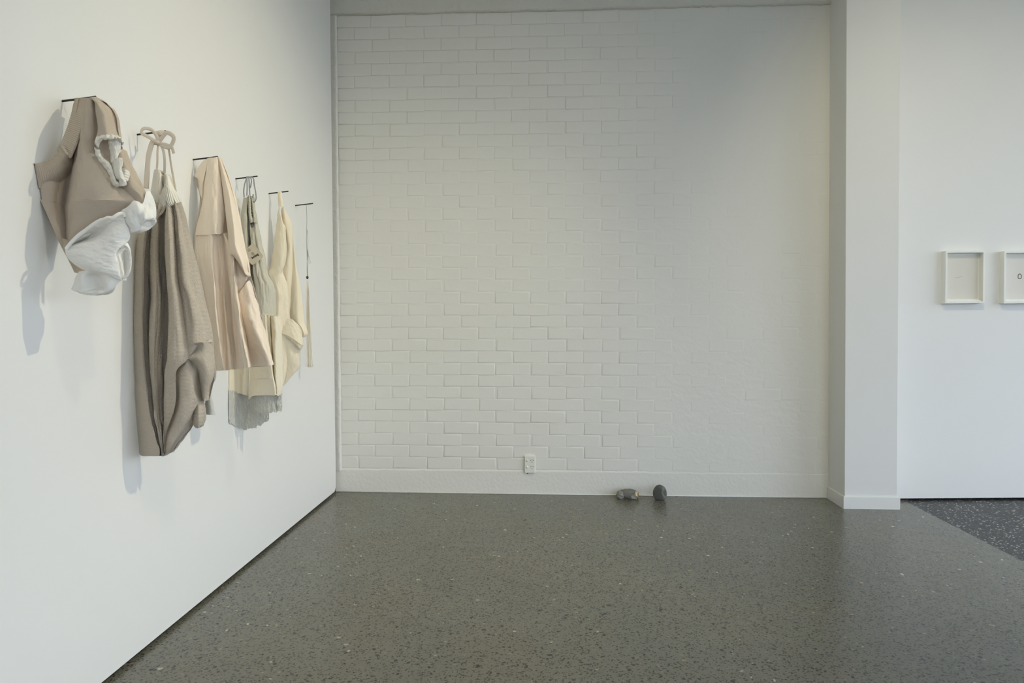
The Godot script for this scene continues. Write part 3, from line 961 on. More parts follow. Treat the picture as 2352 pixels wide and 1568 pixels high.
func knitted_skirt() -> void:
	var o := thing("knitted_skirt", "long taupe moss-stitch skirt gathered on a ribbon, second garment from the camera", "skirt", at_rod(2))
	obj("front", cloth([11, 71,-227,30, 85,-233,45, 95,-233,54, 85,-227,26, 106,-233,54, 104,-233,40, 118,-234,56, 108,-227,28, 129,-234,56, 134,-235,54, 144,-234,46, 64,-256,35, 83,-263,55, 96,-265,66, 88,-261,38, 113,-265,66, 110,-262,45, 122,-267,64, 108,-264,36, 136,-269,65, 148,-269,68, 146,-265,40, 44,-307,40, 70,-311,65, 72,-309,56, 57,-304,18, 88,-310,59, 102,-312,70, 107,-311,62, 96,-305,26, 136,-312,70, 157,-314,82, 154,-309,46, 20,-360,40, 57,-364,70, 61,-363,59, 48,-358,16, 86,-364,65, 105,-366,80, 108,-364,69, 93,-359,26, 139,-365,76, 166,-367,92, 159,-362,50, 8,-421,35, 50,-424,70, 54,-423,57, 40,-419,12, 83,-424,66, 106,-426,84, 107,-424,70, 89,-420,24, 141,-426,80, 171,-428,100, 166,-423,56, 4,-507,39, 45,-509,70, 49,-508,55, 33,-505,6, 81,-509,65, 107,-510,86, 109,-509,71, 92,-506,22, 146,-510,83, 176,-512,106, 174,-509,64, 4,-571,43, 42,-572,70, 49,-571,56, 37,-570,8, 82,-572,65, 105,-572,86, 112,-572,72, 101,-570,26, 154,-572,87, 185,-573,110, 190,-572,74, 4,-647,48, 38,-647,72, 47,-647,61, 37,-647,20, 81,-647,73, 104,-647,90, 111,-647,76, 100,-647,30, 158,-649,92, 192,-652,116, 203,-657,80, 4,-722,49, 40,-722,76, 50,-722,68, 43,-723,32, 82,-721,80, 102,-721,94, 108,-721,79, 95,-723,30, 156,-723,95, 193,-725,120, 216,-731,90, 4,-788,48, 47,-786,80, 55,-787,73, 47,-789,38, 84,-786,83, 101,-785,96, 105,-789,79, 89,-794,28, 151,-788,97, 189,-783,124, 223,-785,96, 4,-834,48, 53,-831,84, 61,-832,77, 51,-834,42, 86,-831,86, 103,-830,98, 105,-834,81, 86,-840,28, 138,-833,92, 166,-828,116, 193,-823,114, 4,-885,47, 61,-881,88, 68,-881,81, 58,-885,46, 92,-880,87, 107,-879,98, 108,-883,82, 89,-891,32, 133,-883,88, 156,-878,108, 187,-863,112, 4,-936,46, 70,-930,92, 75,-931,86, 64,-935,52, 91,-931,85, 102,-930,90, 106,-936,80, 93,-946,40, 132,-940,89, 152,-938,104, 188,-917,114, 4,-987,44, 78,-979,96, 85,-980,93, 77,-984,64, 100,-982,92, 103,-986,84, 109,-989,80, 100,-996,50, 133,-990,91, 148,-988,102, 179,-966,114, 4,-1039,39, 91,-1029,100, 100,-1031,102, 92,-1038,74, 115,-1033,102, 116,-1034,94, 121,-1034,94, 111,-1039,66, 132,-1034,95, 137,-1033,98, 156,-1017,108, 4,-1092,33, 102,-1073,100, 112,-1072,106, 102,-1077,78, 123,-1072,106, 125,-1073,100, 128,-1071,100, 115,-1073,72, 133,-1066,100, 134,-1063,98, 140,-1048,100, 9,-1128,36, 112,-1099,96, 119,-1098,102, 107,-1103,74, 126,-1097,102, 126,-1096,96, 128,-1094,96, 114,-1097,68, 132,-1086,96, 131,-1082,92, 137,-1067,92, 24,-1136,40, 104,-1126,84, 113,-1124,90, 102,-1130,62, 122,-1123,90, 124,-1123,86, 126,-1121,88, 112,-1124,60, 130,-1114,88, 129,-1111,84, 135,-1099,84], {"thick": 0.005, "hollow": 0.05, "crease": 0.003, "grain": 0.03, "tall": 10.0, "nu": 240, "nv": 210, "tucks": [6, 0.016, 0.16]}), M.knit, o)
	obj("right_fold", cloth([3, 144,-234,46, 157,-235,50, 167,-232,35, 146,-265,40, 165,-264,55, 170,-246,30, 154,-309,46, 177,-311,62, 183,-292,25, 159,-362,50, 185,-365,72, 194,-348,20, 166,-423,56, 197,-426,78, 211,-420,20, 174,-509,64, 210,-511,88, 232,-507,20, 190,-572,74, 232,-573,94, 249,-601,20, 203,-657,80, 247,-652,96, 267,-662,22, 216,-731,90, 251,-716,96, 275,-713,24, 223,-785,96, 255,-741,86, 279,-763,26], {"thick": 0.005, "hollow": 0.04, "crease": 0.003, "grain": 0.03, "tall": 8.0, "nu": 90, "nv": 110, "tucks": [2, 0.014, 0.16]}), M.knit, o)
	obj("side_fold", cloth([5, 190,-801,80, 219,-788,86, 218,-794,65, 236,-794,65, 235,-803,40, 166,-841,80, 205,-829,100, 232,-839,94, 240,-841,70, 235,-844,40, 165,-896,80, 210,-888,110, 240,-888,100, 234,-902,70, 239,-905,40, 162,-951,80, 211,-946,114, 241,-934,94, 244,-942,70, 246,-950,40, 138,-1012,76, 193,-1001,110, 223,-989,90, 224,-977,70, 212,-976,40, 118,-1058,74, 163,-1062,104, 191,-1039,90, 208,-1022,74, 209,-1021,45, 107,-1094,70, 148,-1099,96, 163,-1080,86, 172,-1072,74, 174,-1061,50, 104,-1129,66, 120,-1128,76, 132,-1119,74, 142,-1109,68, 145,-1102,54], {"thick": 0.005, "hollow": 0.03, "crease": 0.003, "grain": 0.04}), M.knit, o)
	obj("pocket_fold", cloth([5, 218,-737,90, 249,-735,104, 275,-730,104, 277,-733,84, 271,-718,26, 211,-761,75, 234,-756,76, 259,-753,84, 275,-761,76, 279,-763,26, 223,-785,94, 244,-780,96, 270,-787,96, 282,-801,80, 284,-809,28, 225,-801,75, 256,-800,90, 273,-815,94, 286,-830,80, 284,-829,30, 235,-832,60, 256,-846,76, 274,-855,86, 285,-856,74, 280,-855,30, 242,-878,55, 259,-886,74, 268,-896,76, 272,-892,64, 268,-885,30, 249,-923,55, 260,-932,70, 263,-937,70, 261,-935,60, 254,-931,34], {"thick": 0.005, "hollow": 0.02, "crease": 0.003, "grain": 0.03}), M.knit, o)
	obj("hem_tip", cloth([3, 223,-948,60, 246,-946,74, 249,-949,50, 221,-973,65, 250,-972,84, 252,-974,50, 220,-1003,65, 251,-1000,86, 250,-1000,50, 222,-1021,65, 243,-1024,76, 245,-1018,50, 227,-1030,62, 234,-1031,64, 235,-1030,54], {"thick": 0.005, "hollow": 0.02, "crease": 0.002}), M.knit, o)
	obj("lining", cloth([3, 244,-902,20, 261,-901,26, 261,-902,20, 241,-948,20, 264,-947,30, 270,-948,20, 239,-989,20, 265,-989,30, 278,-992,20], {"thick": 0.0012, "crease": 0.002}), M.tulle, o)
	var gt := obj("gathered_top", cloth([6, 74,-129,25, 89,-129,36, 101,-134,42, 96,-145,10, 119,-145,34, 125,-151,20, 72,-152,30, 92,-152,46, 109,-157,50, 98,-164,15, 133,-164,50, 129,-166,24, 70,-181,34, 96,-182,54, 109,-186,54, 102,-183,22, 137,-187,58, 137,-181,26, 67,-203,36, 94,-211,60, 109,-213,60, 116,-208,50, 143,-202,62, 147,-196,30, 69,-217,36, 92,-229,58, 108,-231,60, 123,-229,60, 145,-226,60, 160,-214,32, 71,-235,34, 94,-257,56, 109,-257,56, 130,-257,60, 150,-250,58, 171,-232,32, 75,-259,30, 91,-269,48, 105,-266,50, 130,-267,54, 154,-256,52, 172,-242,30], {"thick": 0.003, "hollow": 0.03, "nu": 260, "nv": 60, "crease": 0.002, "grain": 0.012, "tall": 3.0, "ribs": [24, 0.0018]}), M.gauze, o)
	gt.set_meta("label", "cream gathered drawstring top")
	for s in [[[86,-2,5, 88,-34,25, 76,-36,34, 64,-72,36, 56,-117,34, 47,-195,30], 0.0095], [[94,-39,30, 94,-68,36, 93,-100,36, 87,-127,30], 0.0042], [[107,-47,34, 118,-73,40, 121,-105,40, 114,-144,30], 0.0052], [[125,-54,20, 126,-102,10, 133,-145,10, 148,-205,20], 0.004]]:
		obj("strap", ribbon(s[0], s[1]), M.ribbon, o)
	for s in [[[91,-37,32, 70,-22,44, 45,-7,48, 54,8,48, 78,4,44, 92,-16,38, 95,-37,36], 0.0058], [[97,-38,34, 123,-10,40, 138,-7,42, 155,-22,40, 149,-44,40, 136,-56,40, 113,-48,38, 101,-40,36], 0.0075], [[103,-41,38, 129,-47,40, 147,-56,40, 154,-77,40], 0.0055]]:
		obj("bow", ribbon(s[0], s[1]), M.ribbon, o)
	obj("rod_loop", ribbon([76,-1,10, 89,1,14, 99,2,12, 106,-2,10], 0.009), M.ribbon, o)
	var knot := SphereMesh.new()
	knot.radius = 0.010
	knot.height = 0.016
	knot.radial_segments = 20
	knot.rings = 10
	obj("knot", knot, M.ribbon, o, Vector3(0.094, -0.038, 0.038))


func silk_blouse() -> void:
	var o := thing("silk_blouse", "peach silk blouse draped over the third rod from the camera", "blouse", at_rod(3))
	obj("back", cloth([3, 47,4,-10, 73,11,-15, 101,13,-10, 4,-73,-6, 66,-71,-20, 134,-68,-10, 21,-158,-10, 85,-156,-30, 166,-154,-10, 4,-321,12, 84,-315,-40, 197,-295,-10, 4,-417,-7, 95,-440,-40, 218,-418,-10, 26,-565,-10, 108,-564,-50, 247,-541,-10, 49,-720,-10, 131,-721,-50, 289,-701,-10, 65,-865,-10, 134,-863,-40, 319,-841,-10], {"thick": 0.0012, "crease": 0.004, "grain": 0.05, "tall": 4.0}), M.silk, o)
	obj("collar", cloth([3, 43,-4,0, 58,-2,10, 70,-1,15, 20,-39,5, 42,-35,12, 62,-49,20, 11,-70,8, 30,-72,14, 52,-91,20, 22,-79,8, 34,-102,14, 48,-115,20, 27,-137,6, 37,-151,14, 46,-164,20], {"thick": 0.0012}), M.silk, o)
	obj("bodice", cloth([5, 65,1,12, 81,2,20, 98,3,22, 109,5,20, 111,8,10, 61,-67,20, 83,-70,32, 104,-71,38, 119,-64,30, 119,-54,15, 50,-146,24, 81,-150,44, 112,-152,50, 129,-144,40, 130,-134,20, 40,-213,26, 77,-223,50, 116,-225,60, 137,-223,46, 140,-220,24, 24,-274,26, 75,-278,54, 115,-280,66, 137,-278,52, 140,-262,26, 17,-310,26, 70,-314,56, 113,-313,68, 134,-311,56, 135,-303,28], {"thick": 0.0015, "crease": 0.006, "grain": 0.05, "tall": 4.0}), M.silk, o)
	obj("skirt", cloth([9, 10,-309,20, 63,-312,50, 100,-314,62, 116,-312,56, 127,-311,52, 126,-308,32, 144,-307,48, 150,-299,30, 158,-286,20, 15,-395,20, 59,-398,50, 109,-400,76, 114,-398,46, 135,-398,44, 141,-396,28, 171,-394,61, 195,-388,70, 183,-378,30, 36,-493,20, 79,-494,50, 124,-497,90, 116,-494,46, 141,-495,50, 149,-494,34, 182,-496,73, 209,-497,84, 192,-488,30, 53,-591,20, 95,-591,54, 134,-592,100, 120,-591,46, 149,-591,54, 159,-591,38, 193,-587,78, 221,-580,90, 202,-573,30, 67,-689,20, 103,-688,54, 144,-688,104, 123,-688,46, 156,-688,54, 167,-688,38, 205,-688,82, 238,-688,96, 216,-682,30, 75,-775,20, 110,-773,54, 153,-771,104, 131,-773,50, 163,-773,54, 175,-774,38, 217,-772,84, 253,-771,98, 231,-768,30, 81,-824,20, 115,-819,54, 160,-821,102, 137,-828,50, 168,-824,58, 179,-822,42, 222,-817,85, 261,-813,98, 242,-817,34, 83,-864,20, 117,-862,50, 147,-859,70, 145,-861,50, 173,-857,58, 182,-857,42, 224,-851,82, 264,-845,94, 251,-842,40], {"thick": 0.0012, "crease": 0.007, "grain": 0.045, "tall": 7.0, "nu": 150, "nv": 100, "tucks": [4, 0.008, 0.3]}), M.silk, o)
	var sl := obj("sleeve", cloth([3, 109,5,15, 118,5,20, 119,0,10, 124,-68,20, 149,-72,40, 145,-75,10, 143,-155,36, 177,-159,56, 175,-158,10, 155,-229,46, 194,-233,70, 193,-231,14, 167,-308,54, 207,-306,80, 210,-304,18, 172,-387,60, 216,-366,88, 225,-378,20, 190,-397,66, 235,-414,90, 234,-420,24, 204,-413,66, 242,-443,88, 237,-463,26, 213,-427,60, 244,-467,78, 239,-482,30], {"thick": 0.0012, "crease": 0.002, "grain": 0.03, "hollow": 0.02}), M.silk, o)
	obj("sleeve_lining", cloth([4, 161,-384,30, 188,-407,42, 205,-425,46, 237,-475,26, 168,-420,26, 184,-439,34, 200,-464,36, 229,-494,26, 180,-481,26, 189,-494,32, 201,-506,32, 213,-521,26, 189,-548,28, 192,-548,30, 195,-548,30, 197,-545,28], {"thick": 0.001, "crease": 0.003}), M.silk, sl)
	obj("side_panel", cloth([4, 187,-561,30, 206,-543,44, 237,-507,50, 237,-493,14, 196,-591,30, 221,-591,52, 255,-567,50, 258,-560,14, 204,-640,30, 247,-634,64, 278,-628,50, 280,-627,14, 216,-701,30, 277,-688,76, 302,-694,50, 299,-701,14, 228,-762,30, 307,-748,84, 320,-761,50, 315,-762,14, 239,-811,30, 332,-798,88, 338,-815,50, 329,-817,16, 246,-846,32, 339,-837,84, 342,-837,50, 336,-837,20], {"thick": 0.0012, "crease": 0.006, "grain": 0.04, "tall": 3.0}), M.silk, o)
	obj("under_panel", cloth([3, 194,-597,14, 210,-603,20, 234,-615,20, 208,-689,20, 239,-689,26, 265,-689,20, 227,-768,22, 268,-768,30, 296,-768,22, 242,-848,24, 287,-846,32, 317,-844,24], {"thick": 0.001, "crease": 0.003}), M.silk, o)


func sage_dress() -> void:
	var o := thing("sage_dress", "sage grey gathered dress with cream hem, ragged underskirt and a printed cloth tag", "dress", at_rod(4))
	obj("body", cloth([8, 40,-88,10, 58,-92,24, 68,-90,30, 62,-81,2, 77,-86,30, 73,-83,10, 83,-84,18, 87,-99,10, 35,-120,10, 63,-121,36, 71,-122,38, 64,-117,10, 80,-123,38, 69,-119,4, 88,-123,26, 92,-135,10, 28,-156,10, 60,-161,42, 68,-163,40, 63,-160,12, 81,-166,40, 69,-162,0, 98,-164,32, 98,-167,10, 26,-199,10, 59,-204,46, 70,-206,44, 65,-204,14, 84,-206,43, 76,-199,8, 104,-200,36, 104,-203,10, 30,-250,10, 60,-254,44, 69,-254,40, 63,-249,6, 83,-253,38, 93,-254,40, 113,-254,40, 113,-250,10, 36,-300,10, 63,-304,44, 71,-303,39, 63,-299,0, 87,-304,42, 97,-305,48, 122,-304,42, 123,-301,10, 45,-365,10, 68,-368,42, 75,-367,36, 65,-364,-4, 96,-368,46, 112,-369,54, 137,-368,44, 138,-365,10, 52,-445,10, 75,-446,38, 78,-446,33, 65,-444,-6, 102,-447,48, 123,-448,58, 147,-447,46, 153,-445,10, 45,-496,10, 75,-497,36, 80,-497,32, 70,-495,-6, 113,-498,49, 140,-498,60, 165,-498,46, 180,-496,10, 65,-568,10, 82,-569,30, 86,-569,28, 77,-568,-4, 119,-569,50, 144,-570,60, 164,-569,44, 189,-568,10, 85,-636,10, 102,-633,30, 110,-631,35, 102,-629,6, 133,-631,54, 150,-633,62, 159,-636,42, 187,-638,10], {"thick": 0.0015, "hollow": 0.04, "crease": 0.005, "grain": 0.014, "tall": 9.0, "nu": 200, "nv": 130, "tucks": [7, 0.009, 0.2]}), M.sage_cotton, o)
	obj("neckline", cloth([3, 66,-81,18, 77,-79,30, 81,-84,26, 74,-114,34, 84,-116,44, 83,-117,30, 78,-150,40, 86,-153,46, 86,-151,32, 80,-183,42, 89,-185,48, 90,-178,34, 85,-209,42, 96,-209,48, 97,-196,36], {"thick": 0.002, "nv": 140, "ribs": [15, 0.0008, 1], "crease": 0.0012, "grain": 0.008}), M.sage_cotton, o)
	obj("neckline", cloth([3, 76,-80,22, 87,-88,30, 88,-100,16, 76,-114,16, 93,-124,32, 92,-136,14, 81,-154,18, 99,-161,36, 99,-168,14, 91,-188,30, 106,-190,42, 105,-204,14, 95,-207,40, 107,-207,46, 106,-215,14], {"thick": 0.002, "nv": 140, "ribs": [15, 0.0008, 1], "crease": 0.0012, "grain": 0.008}), M.sage_cotton, o)
	var sk := obj("hem_skirt", cloth([9, 80,-636,10, 117,-626,40, 161,-632,70, 155,-635,36, 165,-637,35, 163,-638,18, 181,-639,43, 200,-640,46, 196,-636,10, 74,-713,10, 118,-713,40, 170,-712,80, 159,-713,36, 169,-713,34, 166,-713,16, 188,-712,49, 209,-712,54, 209,-708,10, 67,-797,10, 117,-795,40, 182,-793,86, 167,-795,36, 174,-795,34, 170,-796,16, 192,-794,55, 209,-794,60, 216,-796,10, 63,-880,12, 119,-877,46, 193,-869,88, 178,-872,38, 181,-872,36, 176,-874,18, 196,-872,57, 209,-876,62, 217,-879,10, 59,-942,14, 120,-933,50, 201,-930,88, 186,-934,40, 188,-934,38, 183,-936,22, 200,-934,56, 210,-937,60, 218,-942,10, 56,-984,16, 121,-974,54, 206,-968,86, 192,-972,44, 193,-972,43, 187,-974,26, 201,-972,53, 211,-973,56, 216,-983,10, 55,-1026,18, 100,-1005,54, 207,-999,82, 194,-1004,44, 195,-1004,43, 190,-1006,28, 200,-1005,48, 208,-1008,50, 212,-999,10], {"thick": 0.0015, "hollow": 0.02, "crease": 0.004, "grain": 0.03, "tall": 3.0, "nu": 120, "nv": 90}), M.hem_linen, o)
	sk.set_meta("label", "cream lower skirt panel")
	obj("hem_band", cloth([3, 60,-944,18, 123,-930,58, 203,-928,92, 58,-983,20, 124,-971,62, 208,-967,90, 57,-1029,22, 103,-1006,62, 210,-1001,86], {"thick": 0.0015, "crease": 0.002}), M.hem_linen, sk)
	obj("back_hem", cloth([4, 4,-853,97, 4,-859,13, 36,-859,14, 57,-860,0, 4,-889,98, 4,-895,14, 37,-895,16, 54,-896,0, 4,-940,100, 4,-947,15, 34,-952,18, 50,-954,0, 4,-979,100, 4,-999,17, 32,-1005,20, 47,-1015,0], {"thick": 0.0015, "crease": 0.002}), M.hem_linen, sk)
	for t in [[4, 4,-974,106, 4,-985,51, 5,-1002,-4, 44,-1006,0, 4,-1035,110, 4,-1042,53, 4,-1049,-4, 45,-1048,0, 4,-1096,110, 4,-1104,55, 4,-1112,-3, 43,-1111,0, 4,-1126,109, 4,-1147,56, 4,-1170,-1, 38,-1177,0], [4, 76,-999,20, 117,-996,46, 163,-995,54, 196,-994,56, 77,-1040,20, 117,-1037,46, 163,-1035,56, 196,-1035,56, 78,-1077,20, 117,-1073,48, 163,-1071,58, 197,-1071,56, 80,-1101,20, 117,-1095,48, 163,-1088,58, 197,-1082,56], [4, 44,-1006,0, 86,-1015,10, 122,-1024,20, 153,-1024,20, 44,-1064,0, 85,-1062,10, 121,-1061,20, 153,-1061,20, 41,-1127,0, 80,-1120,12, 121,-1108,20, 153,-1097,22, 40,-1171,0, 77,-1164,12, 120,-1144,20, 154,-1123,22], [3, 178,-1003,22, 199,-1003,20, 213,-999,10, 179,-1040,22, 199,-1039,22, 213,-1036,10, 181,-1086,22, 198,-1083,22, 212,-1080,10]]:
		obj("underskirt", cloth(t, {"thick": 0.001, "crease": 0.004, "grain": 0.02, "tall": 2.0, "torn": 0.012, "nu": 70, "nv": 50}), M.tulle, o)
	for mm in [[70,8,6, 58,2,10, 49,-28,14, 43,-60,12, 45,-88,12], [56,10,6, 60,-21,14, 61,-50,16, 59,-82,16], [66,9,8, 71,-21,16, 72,-50,16, 71,-81,10], [74,9,6, 93,-4,20, 99,-37,24, 105,-70,24, 105,-98,22, 94,-112,20, 88,-97,20, 92,-76,20], [72,7,10, 83,-8,20, 84,-27,24, 78,-48,22]]:
		obj("ribbon_tie", ribbon(mm, 0.0031), M.grey_ribbon, o)
	tag_label(o)


# a square cotton tag: small print running down its upper corner and the word being below
func tag_label(o: Node3D) -> void:
	var tagm := mat("tag_cotton", Color(0.83, 0.79, 0.70), 0.9, 0.3)
	relief(tagm, weave(), 0.006, 0.008, false)
	var t := obj("cloth_tag", cloth([3, 71,-335,62, 89,-318,62, 107,-303,62, 78,-359,62, 101,-345,62, 128,-333,62, 82,-382,62, 106,-375,62, 151,-363,62, 94,-401,62, 108,-403,62, 138,-382,62], {"thick": 0.0012, "crease": 0.001, "nu": 30, "nv": 30}), tagm, o)
	t.set_meta("label", "cream cloth tag printed with the word being")
	var font := SystemFont.new()
	font.font_names = PackedStringArray(["Droid Serif"])
	font.font_weight = 700
	var ink := mat("ink", Color(0.12, 0.11, 0.10), 0.8, 0.3)
	var dir := TAG_RIGHT
	var up := TAG_UP
	var nrm := dir.cross(up).normalized()
	var basis_t := Basis(dir, nrm.cross(dir).normalized(), nrm)
	var tm := TextMesh.new()
	tm.text = "being"
	tm.font = font
	tm.font_size = 32
	tm.pixel_size = 0.0132 / 32.0
	tm.depth = 0.0008
	tm.horizontal_alignment = HORIZONTAL_ALIGNMENT_LEFT
	tm.vertical_alignment = VERTICAL_ALIGNMENT_BOTTOM
	var n := obj("print", tm, ink, t)
	n.basis = basis_t
	n.position = points([103,-381,63])[0]
	var grey_ink := mat("grey_ink", Color(0.50, 0.485, 0.43), 0.8, 0.3)
	var k := 0
	for q in points([84,-332,63, 86,-335,63, 88,-338,63, 91,-341,63, 100,-349,63, 102,-352,63, 104,-355,63, 107,-358,63]):                      # two small blocks of print, too fine to read
		k += 1
		var bar := obj("fine_print", bevel_box(Vector3(-0.0072 + 0.001 * (k % 3), -0.0005, 0), Vector3(0.0072 - 0.0012 * (k % 2), 0.0005, 0.0004), 0.0), grey_ink, t)
		bar.basis = basis_t
		bar.position = q


const TAG_RIGHT := Vector3(0.85, 0.52, 0.0)
const TAG_UP := Vector3(-0.52, 0.85, 0.0)


func linen_piece() -> void:
	var o := thing("linen_piece", "cream linen garment with a hanging loop and turned-up lower corner, fifth from the camera", "garment", at_rod(5))
	obj("loop", cloth([3, 49,7,4, 63,8,6, 71,9,2, 52,-18,10, 67,-18,14, 74,-17,6, 54,-42,12, 70,-43,16, 78,-42,8, 56,-68,14, 72,-70,18, 83,-69,10], {"thick": 0.004, "crease": 0.0006}), M.linen, o)
	obj("front", cloth([4, 53,-67,6, 60,-75,16, 67,-100,20, 74,-132,22, 47,-113,6, 65,-124,24, 77,-133,30, 76,-147,16, 38,-178,6, 67,-181,32, 89,-178,36, 93,-175,12, 28,-242,8, 65,-246,40, 93,-247,44, 96,-235,10, 19,-299,8, 63,-311,46, 94,-311,48, 99,-291,10, 6,-380,8, 55,-391,50, 89,-383,46, 91,-356,10, 4,-421,25, 43,-431,50, 71,-430,40, 78,-412,10, 33,-507,8, 63,-531,46, 84,-525,32, 99,-489,8, 26,-617,8, 57,-617,42, 78,-605,26, 103,-582,8, 19,-721,8, 55,-721,36, 79,-709,24, 108,-686,8, 17,-849,8, 53,-848,30, 80,-848,24, 106,-843,8, 16,-966,8, 47,-976,26, 65,-988,20, 70,-995,8], {"thick": 0.0015, "crease": 0.006, "grain": 0.05, "tall": 3.0, "nv": 100}), M.linen, o)
	obj("inner_fold", cloth([3, 67,-81,2, 82,-70,10, 83,-80,-4, 72,-146,8, 95,-147,14, 115,-150,-10, 87,-218,0, 106,-218,6, 119,-216,-14, 92,-290,0, 112,-291,4, 118,-289,-16, 69,-379,0, 98,-380,2, 117,-378,-16, 54,-477,0, 90,-489,2, 109,-494,-16, 44,-570,0, 84,-576,4, 107,-582,-14, 42,-657,4, 79,-646,8, 104,-652,-12, 45,-721,6, 103,-704,10, 160,-716,-10], {"thick": 0.0015, "crease": 0.002, "grain": 0.05}), M.linen, o)
	obj("side", cloth([3, 112,-168,-20, 116,-188,-20, 116,-228,-22, 113,-315,-20, 132,-369,-14, 136,-381,-24, 111,-422,-18, 140,-449,-8, 153,-475,-24, 108,-543,-14, 145,-550,0, 164,-563,-24, 104,-647,-10, 150,-657,6, 174,-663,-22, 139,-677,-4, 171,-697,10, 193,-722,-16, 162,-710,0, 184,-730,10, 191,-737,-14, 166,-744,0, 177,-751,4, 181,-747,-10], {"thick": 0.0015, "crease": 0.002, "grain": 0.05}), M.linen, o)
	obj("turned_corner", cloth([5, 34,-675,6, 76,-657,16, 115,-652,16, 139,-669,12, 169,-698,4, 39,-698,14, 85,-692,24, 121,-692,26, 148,-709,20, 172,-721,6, 49,-722,24, 94,-732,34, 131,-749,38, 157,-767,32, 176,-785,10, 50,-728,20, 98,-739,30, 135,-758,34, 160,-778,30, 179,-793,10, 49,-733,10, 95,-747,22, 137,-779,26, 156,-802,22, 167,-812,8], {"thick": 0.0015, "crease": 0.003, "grain": 0.025, "tall": 1.0}), M.linen, o)
	obj("lower_corner", cloth([5, 44,-730,4, 80,-744,14, 116,-767,16, 146,-791,10, 162,-812,0, 43,-791,4, 81,-785,18, 105,-802,20, 131,-820,10, 157,-826,-4, 45,-850,4, 79,-843,14, 110,-849,18, 135,-838,6, 153,-850,-6, 47,-908,2, 83,-902,10, 112,-901,10, 137,-896,4, 150,-908,-8, 51,-967,0, 75,-960,6, 95,-954,6, 114,-949,0, 123,-938,-8, 57,-1019,0, 64,-1013,2, 68,-1005,2, 72,-999,0, 76,-994,-6], {"thick": 0.0015, "crease": 0.003, "grain": 0.06, "tall": 1.4}), M.linen, o)


func thread_piece() -> void:
	var o := thing("thread_pendant", "thin grey thread with dark bead and cream tassel, nearest the brick wall", "pendant", at_rod(6))
	for mm in [[66,10,3, 68,-62,2, 66,-133,0], [66,-133,0, 65,-194,3, 66,-260,2, 66,-340,0, 68,-405,0], [66,-133,0, 71,-186,-3, 70,-260,2, 65,-340,0, 65,-405,0]]:
		obj("thread", tube(spline(points(mm)), 0.0011, 6), M.thread, o)
	for mm in [[71,-260,3, 79,-293,6, 92,-334,10], [71,-260,3, 76,-297,4, 81,-335,6], [71,-260,3, 73,-304,6, 75,-341,6]]:
		obj("loose_end", tube(spline(points(mm)), 0.0006, 6), M.thread, o)
	obj("thread_knot", tube(points([71,-254,3, 73,-271,4]), 0.0022, 8), M.thread, o)
	var b := SphereMesh.new()
	b.radius = 0.0075
	b.height = 0.019
	obj("bead", b, M.bead, o, Vector3(0.0665, -0.414, 0.0))
	var tas := points([3, 64,-426,-2, 68,-426,4, 69,-426,-2, 59,-502,-4, 72,-503,6, 77,-502,-4, 54,-606,-6, 72,-606,8, 78,-606,-6, 53,-717,-6, 74,-717,8, 84,-717,-6, 52,-828,-6, 75,-828,8, 89,-828,-6, 51,-932,-6, 77,-934,8, 94,-932,-6], 1)
	var st := begin()
	for k in 46:
		var u := rng.randf()
		var line := []
		for r in tas.size() / 3:
			var p: Vector3 = tas[r * 3].lerp(tas[r * 3 + 2], u)
			line.append(p + Vector3(rng.randf_range(-0.001, 0.001), 0, (0.006 if r > 0 else 0.001) * sin(u * 40.0)))
		var e: Vector3 = line[-1]
		line[-1] = e + Vector3(0, rng.randf_range(-0.004, 0.006), 0)
		add_tube(st, spline(line, 4), 0.0009, 5)
	var t := obj("tassel", done(st), M.tassel, o)
	t.set_meta("kind", "stuff")


# ------------------------------------------------------------------ stones, socket, frames
func lump(size: Vector3, rough: float, facets: Array, s: float) -> ArrayMesh:
	var st := begin()
	var nu := 72
	var nv := 48
	var p := func(i: int, j: int) -> Vector3:
		var a := TAU * i / nu
		var b := PI * j / nv
		var d := Vector3(cos(a) * sin(b), cos(b), sin(a) * sin(b))
		var q := d * 0.5
		var r := 1.0 + rough * (noise.get_noise_3dv(d * 1.6 + Vector3(s, 0, 0)) + 0.45 * noise.get_noise_3dv(d * 4.5 + Vector3(s, 7, 0)) + 0.18 * noise.get_noise_3dv(d * 13.0))
		q *= r
		for f in facets:                                # planes that cut the lump flat
			var over: float = q.dot(f[0]) - f[1]
			if over > 0.0:
				q -= f[0] * over * 0.92
		return q * size
	for j in nv:
		for i in nu:
			var c := [p.call(i, j), p.call(i + 1, j), p.call(i + 1, j + 1), p.call(i, j + 1)]
			quad(st, c[1], c[0], c[3], c[2])
	return done(st)


